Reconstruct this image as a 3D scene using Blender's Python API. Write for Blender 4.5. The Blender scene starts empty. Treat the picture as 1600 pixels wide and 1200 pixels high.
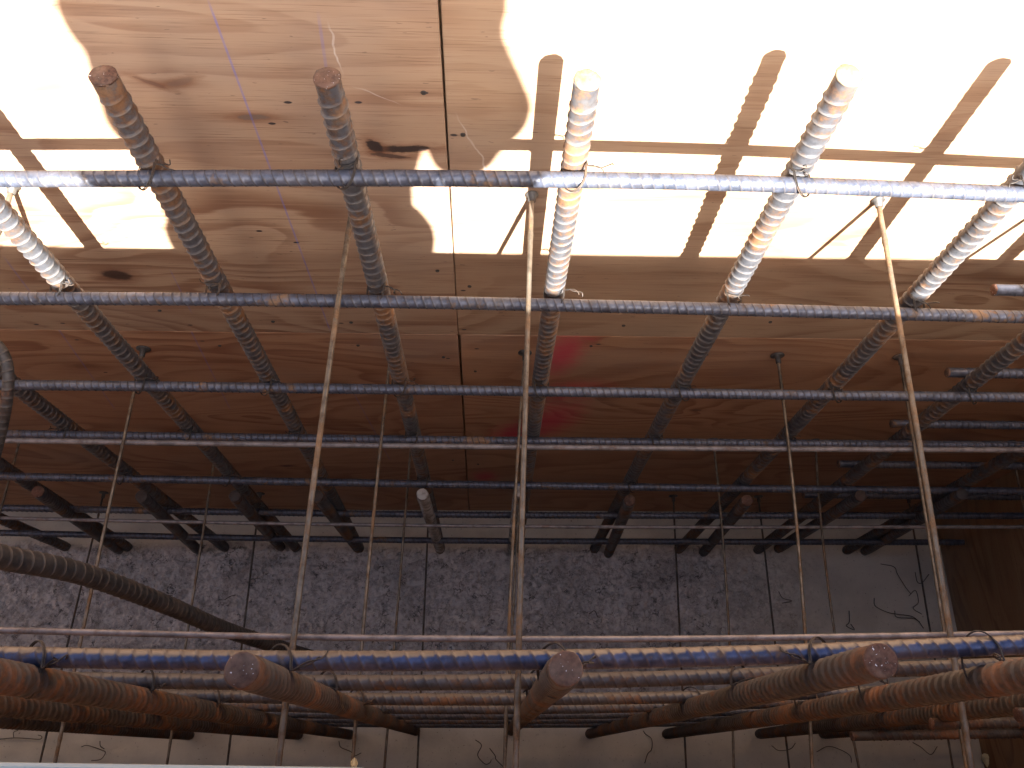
import bpy, bmesh, math, random
import numpy as np
from mathutils import Vector, Matrix, noise
random.seed(7)
rng = np.random.default_rng(5)
SC = bpy.context.scene
COL = SC.collection
CZ = 3.275            # camera height above the pit floor, metres
FACE = 0.876          # inner face of the far form
# measured layout, metres: X along the wall, Y towards the far form, Z up
FAR_V = [('Bm3', [(-1.5694, 0.726, -0.025), (-1.6194, 0.726, 0.675), (-1.6622, 0.726, 1.275), (-1.705, 0.726, 1.875), (-1.7496, 0.726, 2.5)]),
 ('Bm2', [(-1.3442, 0.726, -0.025), (-1.3215, 0.726, 0.675), (-1.3019, 0.726, 1.275), (-1.2824, 0.726, 1.875), (-1.2621, 0.726, 2.5)]),
 ('Bm1', [(-0.9797, 0.726, -0.025), (-0.9895, 0.726, 0.675), (-0.9978, 0.726, 1.275), (-1.0062, 0.726, 1.875), (-1.0149, 0.726, 2.5)]),
 ('B0', [(-0.7157, 0.726, -0.025), (-0.7135, 0.726, 0.675), (-0.7111, 0.726, 1.275), (-0.7083, 0.726, 1.875), (-0.7048, 0.726, 2.5)]),
 ('B1', [(-0.4768, 0.726, -0.025), (-0.4657, 0.726, 0.675), (-0.4581, 0.726, 1.275), (-0.4523, 0.726, 1.875), (-0.4483, 0.726, 2.4815)]),
 ('B2', [(-0.1714, 0.726, -0.025), (-0.175, 0.726, 0.675), (-0.179, 0.726, 1.275), (-0.1838, 0.726, 1.875), (-0.1897, 0.726, 2.4855)]),
 ('B3', [(0.1249, 0.726, -0.025), (0.1162, 0.726, 0.675), (0.1121, 0.726, 1.275), (0.1111, 0.726, 1.875), (0.1132, 0.726, 2.4895)]),
 ('B4', [(0.4137, 0.726, -0.025), (0.411, 0.726, 0.675), (0.4108, 0.726, 1.275), (0.4128, 0.726, 1.875), (0.417, 0.726, 2.5049)]),
 ('B5', [(0.7365, 0.726, -0.025), (0.7384, 0.726, 0.675), (0.7378, 0.726, 1.275), (0.7353, 0.726, 1.875), (0.7306, 0.726, 2.5)]),
 ('B6', [(1.0432, 0.726, -0.025), (1.0363, 0.726, 0.675), (1.0303, 0.726, 1.275), (1.0243, 0.726, 1.875), (1.018, 0.726, 2.5)]),
 ('B7', [(1.3872, 0.726, -0.025), (1.3846, 0.726, 0.675), (1.3824, 0.726, 1.275), (1.3802, 0.726, 1.875), (1.378, 0.726, 2.5)])]
DOWELS = [('D2', [(-0.1727, 0.7214, -0.005), (-0.1759, 0.665, 0.9593)]), ('D4', [(0.4666, 0.7092, -0.005), (0.4058, 0.665, 0.9068)]),
 ('Dm2', [(-1.376, 0.7164, -0.005), (-1.218, 0.665, 0.9621)]), ('D0', [(-1.083, 0.7176, -0.005), (-0.9534, 0.665, 0.9237)]),
 ('D1', [(-0.7727, 0.7286, -0.005), (-0.6957, 0.665, 0.9292)]), ('D1b', [(-0.483, 0.725, -0.005), (-0.4676, 0.665, 0.934)]),
 ('D5', [(0.8313, 0.7156, -0.005), (0.7379, 0.665, 0.9138)]), ('D3', [(0.1, 0.7176, -0.005), (0.091, 0.665, 0.9901)]),
 ('D6', [(1.1229, 0.7316, -0.005), (1.0432, 0.665, 0.9661)]), ('D7', [(1.4582, 0.7231, -0.005), (1.3165, 0.665, 0.9911)])]
FAR_H = [('H1',
  [(-2.2, 0.697, 2.2879), (-1.9214, 0.697, 2.2935), (-1.6429, 0.697, 2.299), (-1.3643, 0.697, 2.3045), (-1.0857, 0.697, 2.31), (-0.8071, 0.697, 2.3155),
   (-0.5286, 0.697, 2.3232), (-0.25, 0.697, 2.3324), (0.0286, 0.697, 2.3378), (0.3071, 0.697, 2.337), (0.5857, 0.697, 2.328), (0.8643, 0.697, 2.3151),
   (1.1429, 0.697, 2.3055), (1.4214, 0.697, 2.2958), (1.7, 0.697, 2.2862)]),
 ('H2',
  [(-2.2, 0.689, 1.9875), (-1.9214, 0.689, 1.9916), (-1.6429, 0.689, 1.9958), (-1.3643, 0.689, 2.0), (-1.0857, 0.689, 2.0041), (-0.8071, 0.689, 2.0083),
   (-0.5286, 0.689, 2.0137), (-0.25, 0.689, 2.0141), (0.0286, 0.689, 2.0105), (0.3071, 0.689, 2.0041), (0.5857, 0.689, 1.9961), (0.8643, 0.689, 1.9877),
   (1.1429, 0.689, 1.9829), (1.4214, 0.689, 1.9789), (1.7, 0.689, 1.9748)]),
 ('H3',
  [(-2.2, 0.697, 1.629), (-1.9214, 0.697, 1.6288), (-1.6429, 0.697, 1.6286), (-1.3643, 0.697, 1.6284), (-1.0857, 0.697, 1.6282), (-0.8071, 0.697, 1.6277),
   (-0.5286, 0.697, 1.626), (-0.25, 0.697, 1.6234), (0.0286, 0.697, 1.6203), (0.3071, 0.697, 1.6172), (0.5857, 0.697, 1.6144), (0.8643, 0.697, 1.6124),
   (1.1429, 0.697, 1.6116), (1.4214, 0.697, 1.6115), (1.7, 0.697, 1.6114)]),
 ('H4',
  [(-2.2, 0.697, 1.3442), (-1.9214, 0.697, 1.3408), (-1.6429, 0.697, 1.3373), (-1.3643, 0.697, 1.3339), (-1.0857, 0.697, 1.3298), (-0.8071, 0.697, 1.3236),
   (-0.5286, 0.697, 1.3183), (-0.25, 0.697, 1.314), (0.0286, 0.697, 1.3106), (0.3071, 0.697, 1.3082), (0.5857, 0.697, 1.3067), (0.8643, 0.697, 1.3063),
   (1.1429, 0.697, 1.3067), (1.4214, 0.697, 1.3078), (1.7, 0.697, 1.3085)]),
 ('H5',
  [(-2.2, 0.697, 1.0189), (-1.9214, 0.697, 1.0119), (-1.6429, 0.697, 1.0049), (-1.3643, 0.697, 0.9979), (-1.0857, 0.697, 0.9857), (-0.8071, 0.697, 0.9732),
   (-0.5286, 0.697, 0.9618), (-0.25, 0.697, 0.9517), (0.0286, 0.697, 0.9427), (0.3071, 0.697, 0.9349), (0.5857, 0.697, 0.9282), (0.8643, 0.697, 0.9227),
   (1.1429, 0.697, 0.9184), (1.4214, 0.697, 0.9153), (1.7, 0.697, 0.9137)]),
 ('H6',
  [(-2.2, 0.697, 0.696), (-1.9214, 0.697, 0.6868), (-1.6429, 0.697, 0.6776), (-1.3643, 0.697, 0.6651), (-1.0857, 0.697, 0.6495), (-0.8071, 0.697, 0.6369),
   (-0.5286, 0.697, 0.6274), (-0.25, 0.697, 0.6209), (0.0286, 0.697, 0.6175), (0.3071, 0.697, 0.6172), (0.5857, 0.697, 0.6199), (0.8643, 0.697, 0.6257),
   (1.1429, 0.697, 0.6318), (1.4214, 0.697, 0.6362), (1.7, 0.697, 0.6405)]),
 ('H7',
  [(-2.2, 0.697, 0.3756), (-1.9214, 0.697, 0.3625), (-1.6429, 0.697, 0.3494), (-1.3643, 0.697, 0.3272), (-1.0857, 0.697, 0.3062), (-0.8071, 0.697, 0.289),
   (-0.5286, 0.697, 0.2759), (-0.25, 0.697, 0.2667), (0.0286, 0.697, 0.2614), (0.3071, 0.697, 0.2602), (0.5857, 0.697, 0.2625), (0.8643, 0.697, 0.2645),
   (1.1429, 0.697, 0.2665), (1.4214, 0.697, 0.2686), (1.7, 0.697, 0.2706)])]
NEAR_H = [('N1',
  [(-2.2, 0.1167, 2.325), (-1.9214, 0.1134, 2.325), (-1.6429, 0.1101, 2.325), (-1.3643, 0.1068, 2.325), (-1.0857, 0.1035, 2.325), (-0.8071, 0.1002, 2.325),
   (-0.5286, 0.0969, 2.325), (-0.25, 0.0927, 2.325), (0.0286, 0.0933, 2.325), (0.3071, 0.099, 2.325), (0.5857, 0.1095, 2.325), (0.8643, 0.1161, 2.325),
   (1.1429, 0.1226, 2.325), (1.4214, 0.1292, 2.325), (1.7, 0.13, 2.325)]),
 ('N2',
  [(-2.2, 0.115, 2.005), (-1.9214, 0.1122, 2.005), (-1.6429, 0.1094, 2.005), (-1.3643, 0.1066, 2.005), (-1.0857, 0.1038, 2.005), (-0.8071, 0.101, 2.005),
   (-0.5286, 0.0982, 2.005), (-0.25, 0.0948, 2.005), (0.0286, 0.0958, 2.005), (0.3071, 0.1017, 2.005), (0.5857, 0.1124, 2.005), (0.8643, 0.1219, 2.005),
   (1.1429, 0.1293, 2.005), (1.4214, 0.13, 2.005), (1.7, 0.13, 2.005)]),
 ('N3',
  [(-2.2, 0.1187, 1.685), (-1.9214, 0.1152, 1.685), (-1.6429, 0.1117, 1.685), (-1.3643, 0.1082, 1.685), (-1.0857, 0.1047, 1.685), (-0.8071, 0.1012, 1.685),
   (-0.5286, 0.0977, 1.685), (-0.25, 0.0927, 1.685), (0.0286, 0.0913, 1.685), (0.3071, 0.0939, 1.685), (0.5857, 0.1005, 1.685), (0.8643, 0.1054, 1.685),
   (1.1429, 0.1099, 1.685), (1.4214, 0.1143, 1.685), (1.7, 0.1188, 1.685)]),
 ('N4',
  [(-2.2, 0.1221, 1.345), (-1.9214, 0.1183, 1.345), (-1.6429, 0.1144, 1.345), (-1.3643, 0.1105, 1.345), (-1.0857, 0.1066, 1.345), (-0.8071, 0.1027, 1.345),
   (-0.5286, 0.0988, 1.345), (-0.25, 0.0933, 1.345), (0.0286, 0.0916, 1.345), (0.3071, 0.0945, 1.345), (0.5857, 0.102, 1.345), (0.8643, 0.1073, 1.345),
   (1.1429, 0.1123, 1.345), (1.4214, 0.1174, 1.345), (1.7, 0.1224, 1.345)]),
 ('N5',
  [(-2.2, 0.1179, 1.005), (-1.9214, 0.1147, 1.005), (-1.6429, 0.1116, 1.005), (-1.3643, 0.1084, 1.005), (-1.0857, 0.1053, 1.005), (-0.8071, 0.1021, 1.005),
   (-0.5286, 0.0987, 1.005), (-0.25, 0.0943, 1.005), (0.0286, 0.0932, 1.005), (0.3071, 0.0954, 1.005), (0.5857, 0.1009, 1.005), (0.8643, 0.1066, 1.005),
   (1.1429, 0.1108, 1.005), (1.4214, 0.1151, 1.005), (1.7, 0.1193, 1.005)]),
 ('N6',
  [(-2.2, 0.1168, 0.675), (-1.9214, 0.1138, 0.675), (-1.6429, 0.1109, 0.675), (-1.3643, 0.108, 0.675), (-1.0857, 0.105, 0.675), (-0.8071, 0.1021, 0.675),
   (-0.5286, 0.0982, 0.675), (-0.25, 0.0946, 0.675), (0.0286, 0.0935, 0.675), (0.3071, 0.095, 0.675), (0.5857, 0.0991, 0.675), (0.8643, 0.1049, 0.675),
   (1.1429, 0.1086, 0.675), (1.4214, 0.1123, 0.675), (1.7, 0.1159, 0.675)]),
 ('N7',
  [(-2.2, 0.1183, 0.325), (-1.9214, 0.1153, 0.325), (-1.6429, 0.1124, 0.325), (-1.3643, 0.1094, 0.325), (-1.0857, 0.1065, 0.325), (-0.8071, 0.1035, 0.325),
   (-0.5286, 0.099, 0.325), (-0.25, 0.0955, 0.325), (0.0286, 0.094, 0.325), (0.3071, 0.0945, 0.325), (0.5857, 0.0971, 0.325), (0.8643, 0.1017, 0.325),
   (1.1429, 0.1052, 0.325), (1.4214, 0.1082, 0.325), (1.7, 0.1111, 0.325)])]
NEAR_V = [('V0', [(-0.2393, 0.0845, -0.015), (-0.2119, 0.0701, 2.475)]), ('V1', [(0.0942, 0.0839, -0.015), (0.0716, 0.0712, 2.475)]),
 ('V2', [(0.3702, 0.073, -0.015), (0.3545, 0.0779, 2.475)]), ('Vm1', [(-0.4665, 0.072, -0.015), (-0.4649, 0.072, 2.475)]),
 ('Vm2', [(-0.6442, 0.072, -0.015), (-0.7355, 0.072, 2.475)]), ('V3', [(0.6423, 0.072, -0.015), (0.5247, 0.072, 2.475)]),
 ('V4', [(0.9734, 0.072, -0.015), (0.7654, 0.072, 2.475)]), ('Vm3', [(-1.02, 0.072, -0.015), (-0.98, 0.072, 2.475)]),
 ('V5', [(1.2, 0.072, -0.015), (1.16, 0.072, 2.475)])]
FAR_LAP = [('L1', [(0.8937, 0.757, 1.9594), (1.72, 0.757, 1.9494)]), ('L2', [(0.9886, 0.757, 1.6031), (1.72, 0.757, 1.5931)]),
 ('L3', [(1.0037, 0.757, 1.2917), (1.72, 0.757, 1.2817)]), ('L4', [(0.993, 0.757, 0.9692), (1.72, 0.757, 0.9592)]),
 ('L5', [(1.0, 0.757, 0.655), (1.72, 0.757, 0.645)])]
NEAR_LAP = [('M1', [(0.7672, 0.0535, 1.965), (1.72, 0.0655, 1.965)]), ('M2', [(0.8143, 0.0532, 1.605), (1.72, 0.0652, 1.605)]),
 ('M3', [(0.7961, 0.0395, 1.275), (1.72, 0.0515, 1.275)])]
TIES = [(1, [(0.0723, 0.876, 2.0563), (0.0653, 0.6908, 2.0563), (0.0585, 0.5056, 2.0563), (0.052, 0.3204, 2.0563), (0.0459, 0.1352, 2.0563), (0.04, -0.05, 2.0563)]),
 (1,
  [(-0.2274, 0.876, 2.0563), (-0.2368, 0.6908, 2.0563), (-0.2451, 0.5056, 2.0563), (-0.2524, 0.3204, 2.0563), (-0.2587, 0.1352, 2.0563),
   (-0.2639, -0.05, 2.0563)]),
 (1, [(0.6661, 0.876, 2.0563), (0.6615, 0.6908, 2.0563), (0.6561, 0.5056, 2.0563), (0.6499, 0.3204, 2.0563), (0.643, 0.1352, 2.0563), (0.6352, -0.05, 2.0563)]),
 (1,
  [(-0.7932, 0.876, 2.0563), (-0.8, 0.6908, 2.0563), (-0.8069, 0.5056, 2.0563), (-0.8137, 0.3204, 2.0563), (-0.8206, 0.1352, 2.0563),
   (-0.8274, -0.05, 2.0563)]),
 (2, [(-0.801, 0.876, 1.432), (-0.8063, 0.6908, 1.432), (-0.8114, 0.5056, 1.432), (-0.8163, 0.3204, 1.432), (-0.821, 0.1352, 1.432), (-0.8255, -0.05, 1.432)]),
 (2, [(0.6886, 0.876, 1.432), (0.6868, 0.6908, 1.432), (0.6813, 0.5056, 1.432), (0.6722, 0.3204, 1.432), (0.6594, 0.1352, 1.432), (0.6429, -0.05, 1.432)]),
 (2,
  [(-0.2268, 0.876, 1.432), (-0.2355, 0.6908, 1.432), (-0.2427, 0.5056, 1.432), (-0.2484, 0.3204, 1.432), (-0.2525, 0.1352, 1.432), (-0.2551, -0.05, 1.432)]),
 (2, [(0.0879, 0.876, 1.432), (0.0742, 0.6908, 1.432), (0.0626, 0.5056, 1.432), (0.0529, 0.3204, 1.432), (0.0453, 0.1352, 1.432), (0.0398, -0.05, 1.432)]),
 (2, [(0.9835, 0.876, 1.432), (0.9773, 0.6908, 1.432), (0.971, 0.5056, 1.432), (0.9648, 0.3204, 1.432), (0.9586, 0.1352, 1.432), (0.9524, -0.05, 1.432)]),
 (3,
  [(-0.7954, 0.876, 0.835), (-0.7982, 0.6908, 0.835), (-0.8009, 0.5056, 0.835), (-0.8037, 0.3204, 0.835), (-0.8065, 0.1352, 0.835), (-0.8093, -0.05, 0.835)]),
 (3,
  [(-0.2242, 0.876, 0.835), (-0.2305, 0.6908, 0.835), (-0.2368, 0.5056, 0.835), (-0.2431, 0.3204, 0.835), (-0.2494, 0.1352, 0.835), (-0.2557, -0.05, 0.835)]),
 (3, [(0.6814, 0.876, 0.835), (0.6818, 0.6908, 0.835), (0.6786, 0.5056, 0.835), (0.6718, 0.3204, 0.835), (0.6613, 0.1352, 0.835), (0.6472, -0.05, 0.835)]),
 (3, [(0.9914, 0.876, 0.835), (0.9765, 0.6908, 0.835), (0.9678, 0.5056, 0.835), (0.9653, 0.3204, 0.835), (0.969, 0.1352, 0.835), (0.9789, -0.05, 0.835)]),
 (3,
  [(-1.3687, 0.876, 0.835), (-1.3755, 0.6908, 0.835), (-1.3824, 0.5056, 0.835), (-1.3892, 0.3204, 0.835), (-1.3961, 0.1352, 0.835), (-1.4029, -0.05, 0.835)]),
 (3, [(0.1067, 0.876, 0.835), (0.096, 0.6908, 0.835), (0.0853, 0.5056, 0.835), (0.0745, 0.3204, 0.835), (0.0638, 0.1352, 0.835), (0.0531, -0.05, 0.835)]),
 (4,
  [(-1.3719, 0.876, 0.225), (-1.3813, 0.6908, 0.225), (-1.3901, 0.5056, 0.225), (-1.3982, 0.3204, 0.225), (-1.4057, 0.1352, 0.225), (-1.4126, -0.05, 0.225)]),
 (4, [(-0.8149, 0.876, 0.225), (-0.816, 0.6908, 0.225), (-0.817, 0.5056, 0.225), (-0.818, 0.3204, 0.225), (-0.8191, 0.1352, 0.225), (-0.8201, -0.05, 0.225)]),
 (4,
  [(-0.2063, 0.876, 0.225), (-0.2077, 0.6908, 0.225), (-0.2091, 0.5056, 0.225), (-0.2105, 0.3204, 0.225), (-0.2119, 0.1352, 0.225), (-0.2133, -0.05, 0.225)]),
 (4, [(0.6831, 0.876, 0.225), (0.6776, 0.6908, 0.225), (0.672, 0.5056, 0.225), (0.6665, 0.3204, 0.225), (0.661, 0.1352, 0.225), (0.6555, -0.05, 0.225)]),
 (4, [(0.9971, 0.876, 0.225), (0.9963, 0.6908, 0.225), (0.9955, 0.5056, 0.225), (0.9946, 0.3204, 0.225), (0.9938, 0.1352, 0.225), (0.993, -0.05, 0.225)]),
 (4, [(1.5537, 0.876, 0.225), (1.5494, 0.6908, 0.225), (1.5452, 0.5056, 0.225), (1.5409, 0.3204, 0.225), (1.5366, 0.1352, 0.225), (1.5324, -0.05, 0.225)]),
 (1, [(0.968, 0.876, 2.0563), (0.9611, 0.6908, 2.0563), (0.9543, 0.5056, 2.0563), (0.9474, 0.3204, 2.0563), (0.9406, 0.1352, 2.0563), (0.9337, -0.05, 2.0563)]),
 (3, [(1.59, 0.876, 0.835), (1.5831, 0.6908, 0.835), (1.5763, 0.5056, 0.835), (1.5694, 0.3204, 0.835), (1.5626, 0.1352, 0.835), (1.5557, -0.05, 0.835)])]
RODS = [('R1', 0.0065,
  [(-2.2, 0.6562, 1.419), (-1.9214, 0.6549, 1.419), (-1.6429, 0.6536, 1.419), (-1.3643, 0.6523, 1.419), (-1.0857, 0.6509, 1.419), (-0.8071, 0.6485, 1.419),
   (-0.5286, 0.6467, 1.419), (-0.25, 0.6453, 1.419), (0.0286, 0.6444, 1.419), (0.3071, 0.644, 1.419), (0.5857, 0.6441, 1.419), (0.8643, 0.6447, 1.419),
   (1.1429, 0.6458, 1.419), (1.4214, 0.6468, 1.419), (1.7, 0.6476, 1.419)]),
 ('R2', 0.0055,
  [(-2.2, 0.635, 0.823), (-1.9214, 0.6322, 0.823), (-1.6429, 0.6294, 0.823), (-1.3643, 0.6264, 0.823), (-1.0857, 0.6213, 0.823), (-0.8071, 0.6171, 0.823),
   (-0.5286, 0.6139, 0.823), (-0.25, 0.6115, 0.823), (0.0286, 0.61, 0.823), (0.3071, 0.6094, 0.823), (0.5857, 0.6097, 0.823), (0.8643, 0.6109, 0.823),
   (1.1429, 0.6131, 0.823), (1.4214, 0.6147, 0.823), (1.7, 0.6161, 0.823)]),
 ('R3', 0.0044,
  [(-2.2, 0.1847, 2.0425), (-1.9214, 0.1803, 2.0425), (-1.6429, 0.1759, 2.0425), (-1.3643, 0.1715, 2.0425), (-1.0857, 0.1672, 2.0425),
   (-0.8071, 0.1628, 2.0425), (-0.5286, 0.1567, 2.0425), (-0.25, 0.1511, 2.0425), (0.0286, 0.1488, 2.0425), (0.3071, 0.1497, 2.0425), (0.5857, 0.154, 2.0425),
   (0.8643, 0.1587, 2.0425), (1.1429, 0.1623, 2.0425), (1.4214, 0.1659, 2.0425), (1.7, 0.1695, 2.0425)])]
HOOK = [(-0.826, 0.577, 2.0165), (-0.7882, 0.6005, 2.0333), (-0.7642, 0.5909, 2.0353), (-0.7511, 0.5707, 2.027), (-0.7468, 0.545, 2.0161), (-0.755, 0.5122, 1.9908),
 (-0.7738, 0.4803, 1.9547), (-0.801, 0.4275, 1.9093), (-0.8505, 0.3468, 1.8295)]
LEAN = [(-0.668, 0.245, 2.227), (-0.6505, 0.2478, 2.098), (-0.6086, 0.2555, 1.9392), (-0.5743, 0.2531, 1.6669), (-0.5485, 0.248, 1.3823), (-0.5116, 0.2538, 0.9938),
 (-0.4945, 0.2723, 0.5448), (-0.4817, 0.2916, 0.1178)]
MARKS = {'chalk': [((-0.3561, 2.4542), (-0.3525, 1.738)), ((-0.2213, 2.4375), (-0.2336, 2.2303)), ((-0.9215, 1.8328), (-0.938, 1.6836)),
           ((-0.9377, 1.6564), (-1.0181, 1.0382)), ((-0.6217, 1.7935), (-0.6356, 1.6072)), ((-0.6586, 1.577), (-0.7034, 1.0456)),
           ((-0.3539, 1.2316), (-0.3096, 0.6074))],
 'eye': (-0.4667, 2.3046),
 'holes': [(-0.0945, 2.2954), (-0.0551, 2.2045), (-0.4158, 1.931), (-0.3563, 1.8943), (-0.3225, 1.5702), (-0.9323, 1.5549), (-0.9926, 1.5473),
           (-0.9371, 1.4723), (-0.6565, 1.5527), (-0.6535, 1.4727), (-0.0509, 1.7222), (0.9956, 1.4086), (0.256, 1.4785), (-0.1917, 2.2729), (-0.3276, 2.2234),
           (-0.2941, 2.2701), (-0.9446, 1.2894), (-0.0947, 1.3928), (-0.0532, 1.5459), (-0.0254, 1.4476)],
 'hseam': (-0.6658, 1.5083),
 'knot_black': (-0.1455, 2.1686),
 'knot_l': (-0.7334, 1.7662),
 'knot_m': (-0.353, 2.2369),
 'knot_r': (0.5764, 1.0711),
 'knot_s': (-0.6495, 0.5464),
 'red': [(0.1765, 1.4174), (0.1958, 1.224), (0.1535, 0.9667), (0.0745, 0.8579), (0.2381, 1.5048), (-0.0067, 0.4406)],
 'seam': [(-0.072, 2.46), (-0.0754, 2.1904), (-0.0678, 1.6785), (-0.0672, 1.5038), (-0.0612, -0.0222)]}
SCRAP = [[(-1.3806, 0.0349), (-1.3553, 0.0389), (-1.3049, 0.0246), (-1.2955, 0.0084), (-1.3034, -0.0077), (-1.3325, -0.0136)],
 [(-1.321, 0.053), (-1.3115, 0.0367), (-1.3027, 0.0246)], [(-1.6632, 0.0598), (-1.5982, 0.0597), (-1.5292, 0.0616), (-1.5218, 0.0677), (-1.5318, 0.0739)],
 [(-1.6267, 0.0905), (-1.6063, 0.0966), (-1.5992, 0.0842), (-1.6148, 0.0761), (-1.6169, 0.0659)],
 [(-0.5024, 0.0514), (-0.4902, 0.037), (-0.4644, 0.0145), (-0.4416, 0.0043), (-0.4184, 0.0185)],
 [(-0.0294, 0.0546), (-0.0135, 0.0339), (-0.0154, 0.0053), (0.0027, -0.0273), (0.0225, -0.0152), (0.0246, -0.003)],
 [(0.0199, 0.0277), (0.0423, 0.0092), (0.0424, -0.0112), (0.0668, -0.0315)],
 [(0.5603, 0.0826), (0.571, 0.0721), (0.5925, 0.0554), (0.5862, 0.0285), (0.5711, 0.0038), (0.5604, -0.0227)],
 [(1.4578, 0.5438), (1.4562, 0.5202), (1.4886, 0.4968), (1.535, 0.4852), (1.5935, 0.4736), (1.6203, 0.462)],
 [(1.5042, 0.6715), (1.5504, 0.6668), (1.558, 0.64), (1.5837, 0.5918), (1.5976, 0.5608)],
 [(1.5909, 0.5513), (1.6235, 0.568), (1.6216, 0.5324), (1.6001, 0.5087), (1.6208, 0.49)],
 [(1.5274, 0.4969), (1.5329, 0.4735), (1.6043, 0.4666), (1.6231, 0.4388)],
 [(1.3553, 0.4965), (1.3546, 0.4616), (1.3389, 0.4384), (1.3635, 0.4269), (1.36, 0.45)],
 [(1.6322, 0.6403), (1.6312, 0.6088), (1.6549, 0.6041), (1.6902, 0.6332)],
 [(1.1653, 0.0127), (1.2024, 0.0334), (1.2458, 0.0187), (1.2773, 0.0021), (1.2854, -0.0185)],
 [(1.5126, 0.0431), (1.543, 0.0222), (1.5619, 0.0014), (1.5909, 0.0325)], [(1.0985, 0.5666), (1.1125, 0.543), (1.1498, 0.5313), (1.1104, 0.5265)],
 [(-0.9555, 0.5309), (-0.9334, 0.5403), (-0.9211, 0.5542)], [(0.3832, 0.483), (0.4075, 0.4946), (0.416, 0.4715)],
 [(1.0092, 0.0338), (1.0301, 0.0192), (1.0765, 0.0274), (1.0969, 0.044)], [(1.7066, 0.6163), (1.7118, 0.5683), (1.7291, 0.5445)]]
BULK = [(1.7547, 0.7782, 0.0), (1.7575, 0.371, 0.0)]
LUMP = [(1.7661, -0.0135, 0.025), (-0.2507, -0.0124, 1.44)]

# ------------------------------------------------------------------ helpers
def tag(o, label=None, cat=None, group=None, kind=None):
    if label: o['label'] = label
    if cat: o['category'] = cat
    if group: o['group'] = group
    if kind: o['kind'] = kind
    return o

def link(name, me, m=None, parent=None, loc=None):
    o = bpy.data.objects.new(name, me)
    COL.objects.link(o)
    if m is not None and me is not None:
        if isinstance(m, (list, tuple)):
            for k in m: me.materials.append(k)
        else: me.materials.append(m)
    if loc is not None: o.location = loc
    if parent is not None: o.parent = parent
    return o

def empty(name, loc):
    o = bpy.data.objects.new(name, None); COL.objects.link(o)
    o.location = loc; o.empty_display_size = .05
    return o

def np_mesh(name, V, quads=None, tris=None, smooth=True):
    me = bpy.data.meshes.new(name)
    V = np.asarray(V, dtype=np.float32)
    nq = 0 if quads is None else len(quads); nt = 0 if tris is None else len(tris)
    me.vertices.add(len(V)); me.vertices.foreach_set('co', V.ravel())
    me.loops.add(nq*4+nt*3)
    li = []
    if nq: li.append(np.asarray(quads, dtype=np.int32).ravel())
    if nt: li.append(np.asarray(tris, dtype=np.int32).ravel())
    me.loops.foreach_set('vertex_index', np.concatenate(li))
    me.polygons.add(nq+nt)
    st = np.concatenate([np.arange(nq)*4, nq*4+np.arange(nt)*3]).astype(np.int32)
    tot = np.concatenate([np.full(nq,4), np.full(nt,3)]).astype(np.int32)
    me.polygons.foreach_set('loop_start', st); me.polygons.foreach_set('loop_total', tot)
    me.polygons.foreach_set('use_smooth', np.full(nq+nt, smooth, dtype=bool))
    me.update(); me.validate()
    return me

def catmull(P, step):
    P = [np.array(p, float) for p in P]
    if len(P) == 2: P = [P[0], P[0]*.5+P[1]*.5, P[1]]
    Q = [2*P[0]-P[1]] + P + [2*P[-1]-P[-2]]
    out = []
    for i in range(1, len(Q)-2):
        a, b, c, d = Q[i-1:i+3]
        t = np.linspace(0, 1, 24, endpoint=False)[:,None]
        out.append(.5*((2*b)+(-a+c)*t+(2*a-5*b+4*c-d)*t*t+(-a+3*b-3*c+d)*t**3))
    out.append(P[-1][None]); C = np.concatenate(out)
    L = np.concatenate([[0], np.cumsum(np.linalg.norm(np.diff(C, axis=0), axis=1))])
    n = max(3, int(round(L[-1]/step))+1)
    s = np.linspace(0, L[-1], n)
    return s, np.stack([np.interp(s, L, C[:,k]) for k in range(3)], 1)

def frames(P, up):
    T = np.gradient(P, axis=0); T /= np.linalg.norm(T, axis=1)[:,None]
    U = np.zeros_like(P); u = np.array(up, float)
    for i in range(len(P)):
        u = u - T[i]*u.dot(T[i]); u /= np.linalg.norm(u); U[i] = u
    return T, U, np.cross(T, U)

def sweep(name, P, R, U, Vv, cap=True, loc=None, attr=None):
    n, m = R.shape
    a = np.arange(m)/m*2*np.pi
    X = P[:,None,:] + R[:,:,None]*(np.cos(a)[None,:,None]*U[:,None,:] + np.sin(a)[None,:,None]*Vv[:,None,:])
    X = X.reshape(-1, 3)
    i = np.arange(n-1)[:,None]*m; j = np.arange(m)[None]; k = (j+1) % m
    q = np.stack([i+j, i+k, i+m+k, i+m+j], -1).reshape(-1, 4)
    tr = None
    if cap:
        c0, c1 = len(X), len(X)+1
        X = np.concatenate([X, P[:1], P[-1:]])
        j = np.arange(m); k = (j+1) % m
        tr = np.concatenate([np.stack([np.full(m, c0), k, j], 1), np.stack([np.full(m, c1), (n-1)*m+j, (n-1)*m+k], 1)])
    if loc is not None: X = X - np.array(loc)
    me = np_mesh(name, X, q, tr)
    if attr is not None:
        at = me.attributes.new('rib', 'FLOAT', 'POINT'); v = np.zeros(len(X), dtype=np.float32); v[:n*m] = attr.ravel(); at.data.foreach_set('value', v)
    return me

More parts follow.
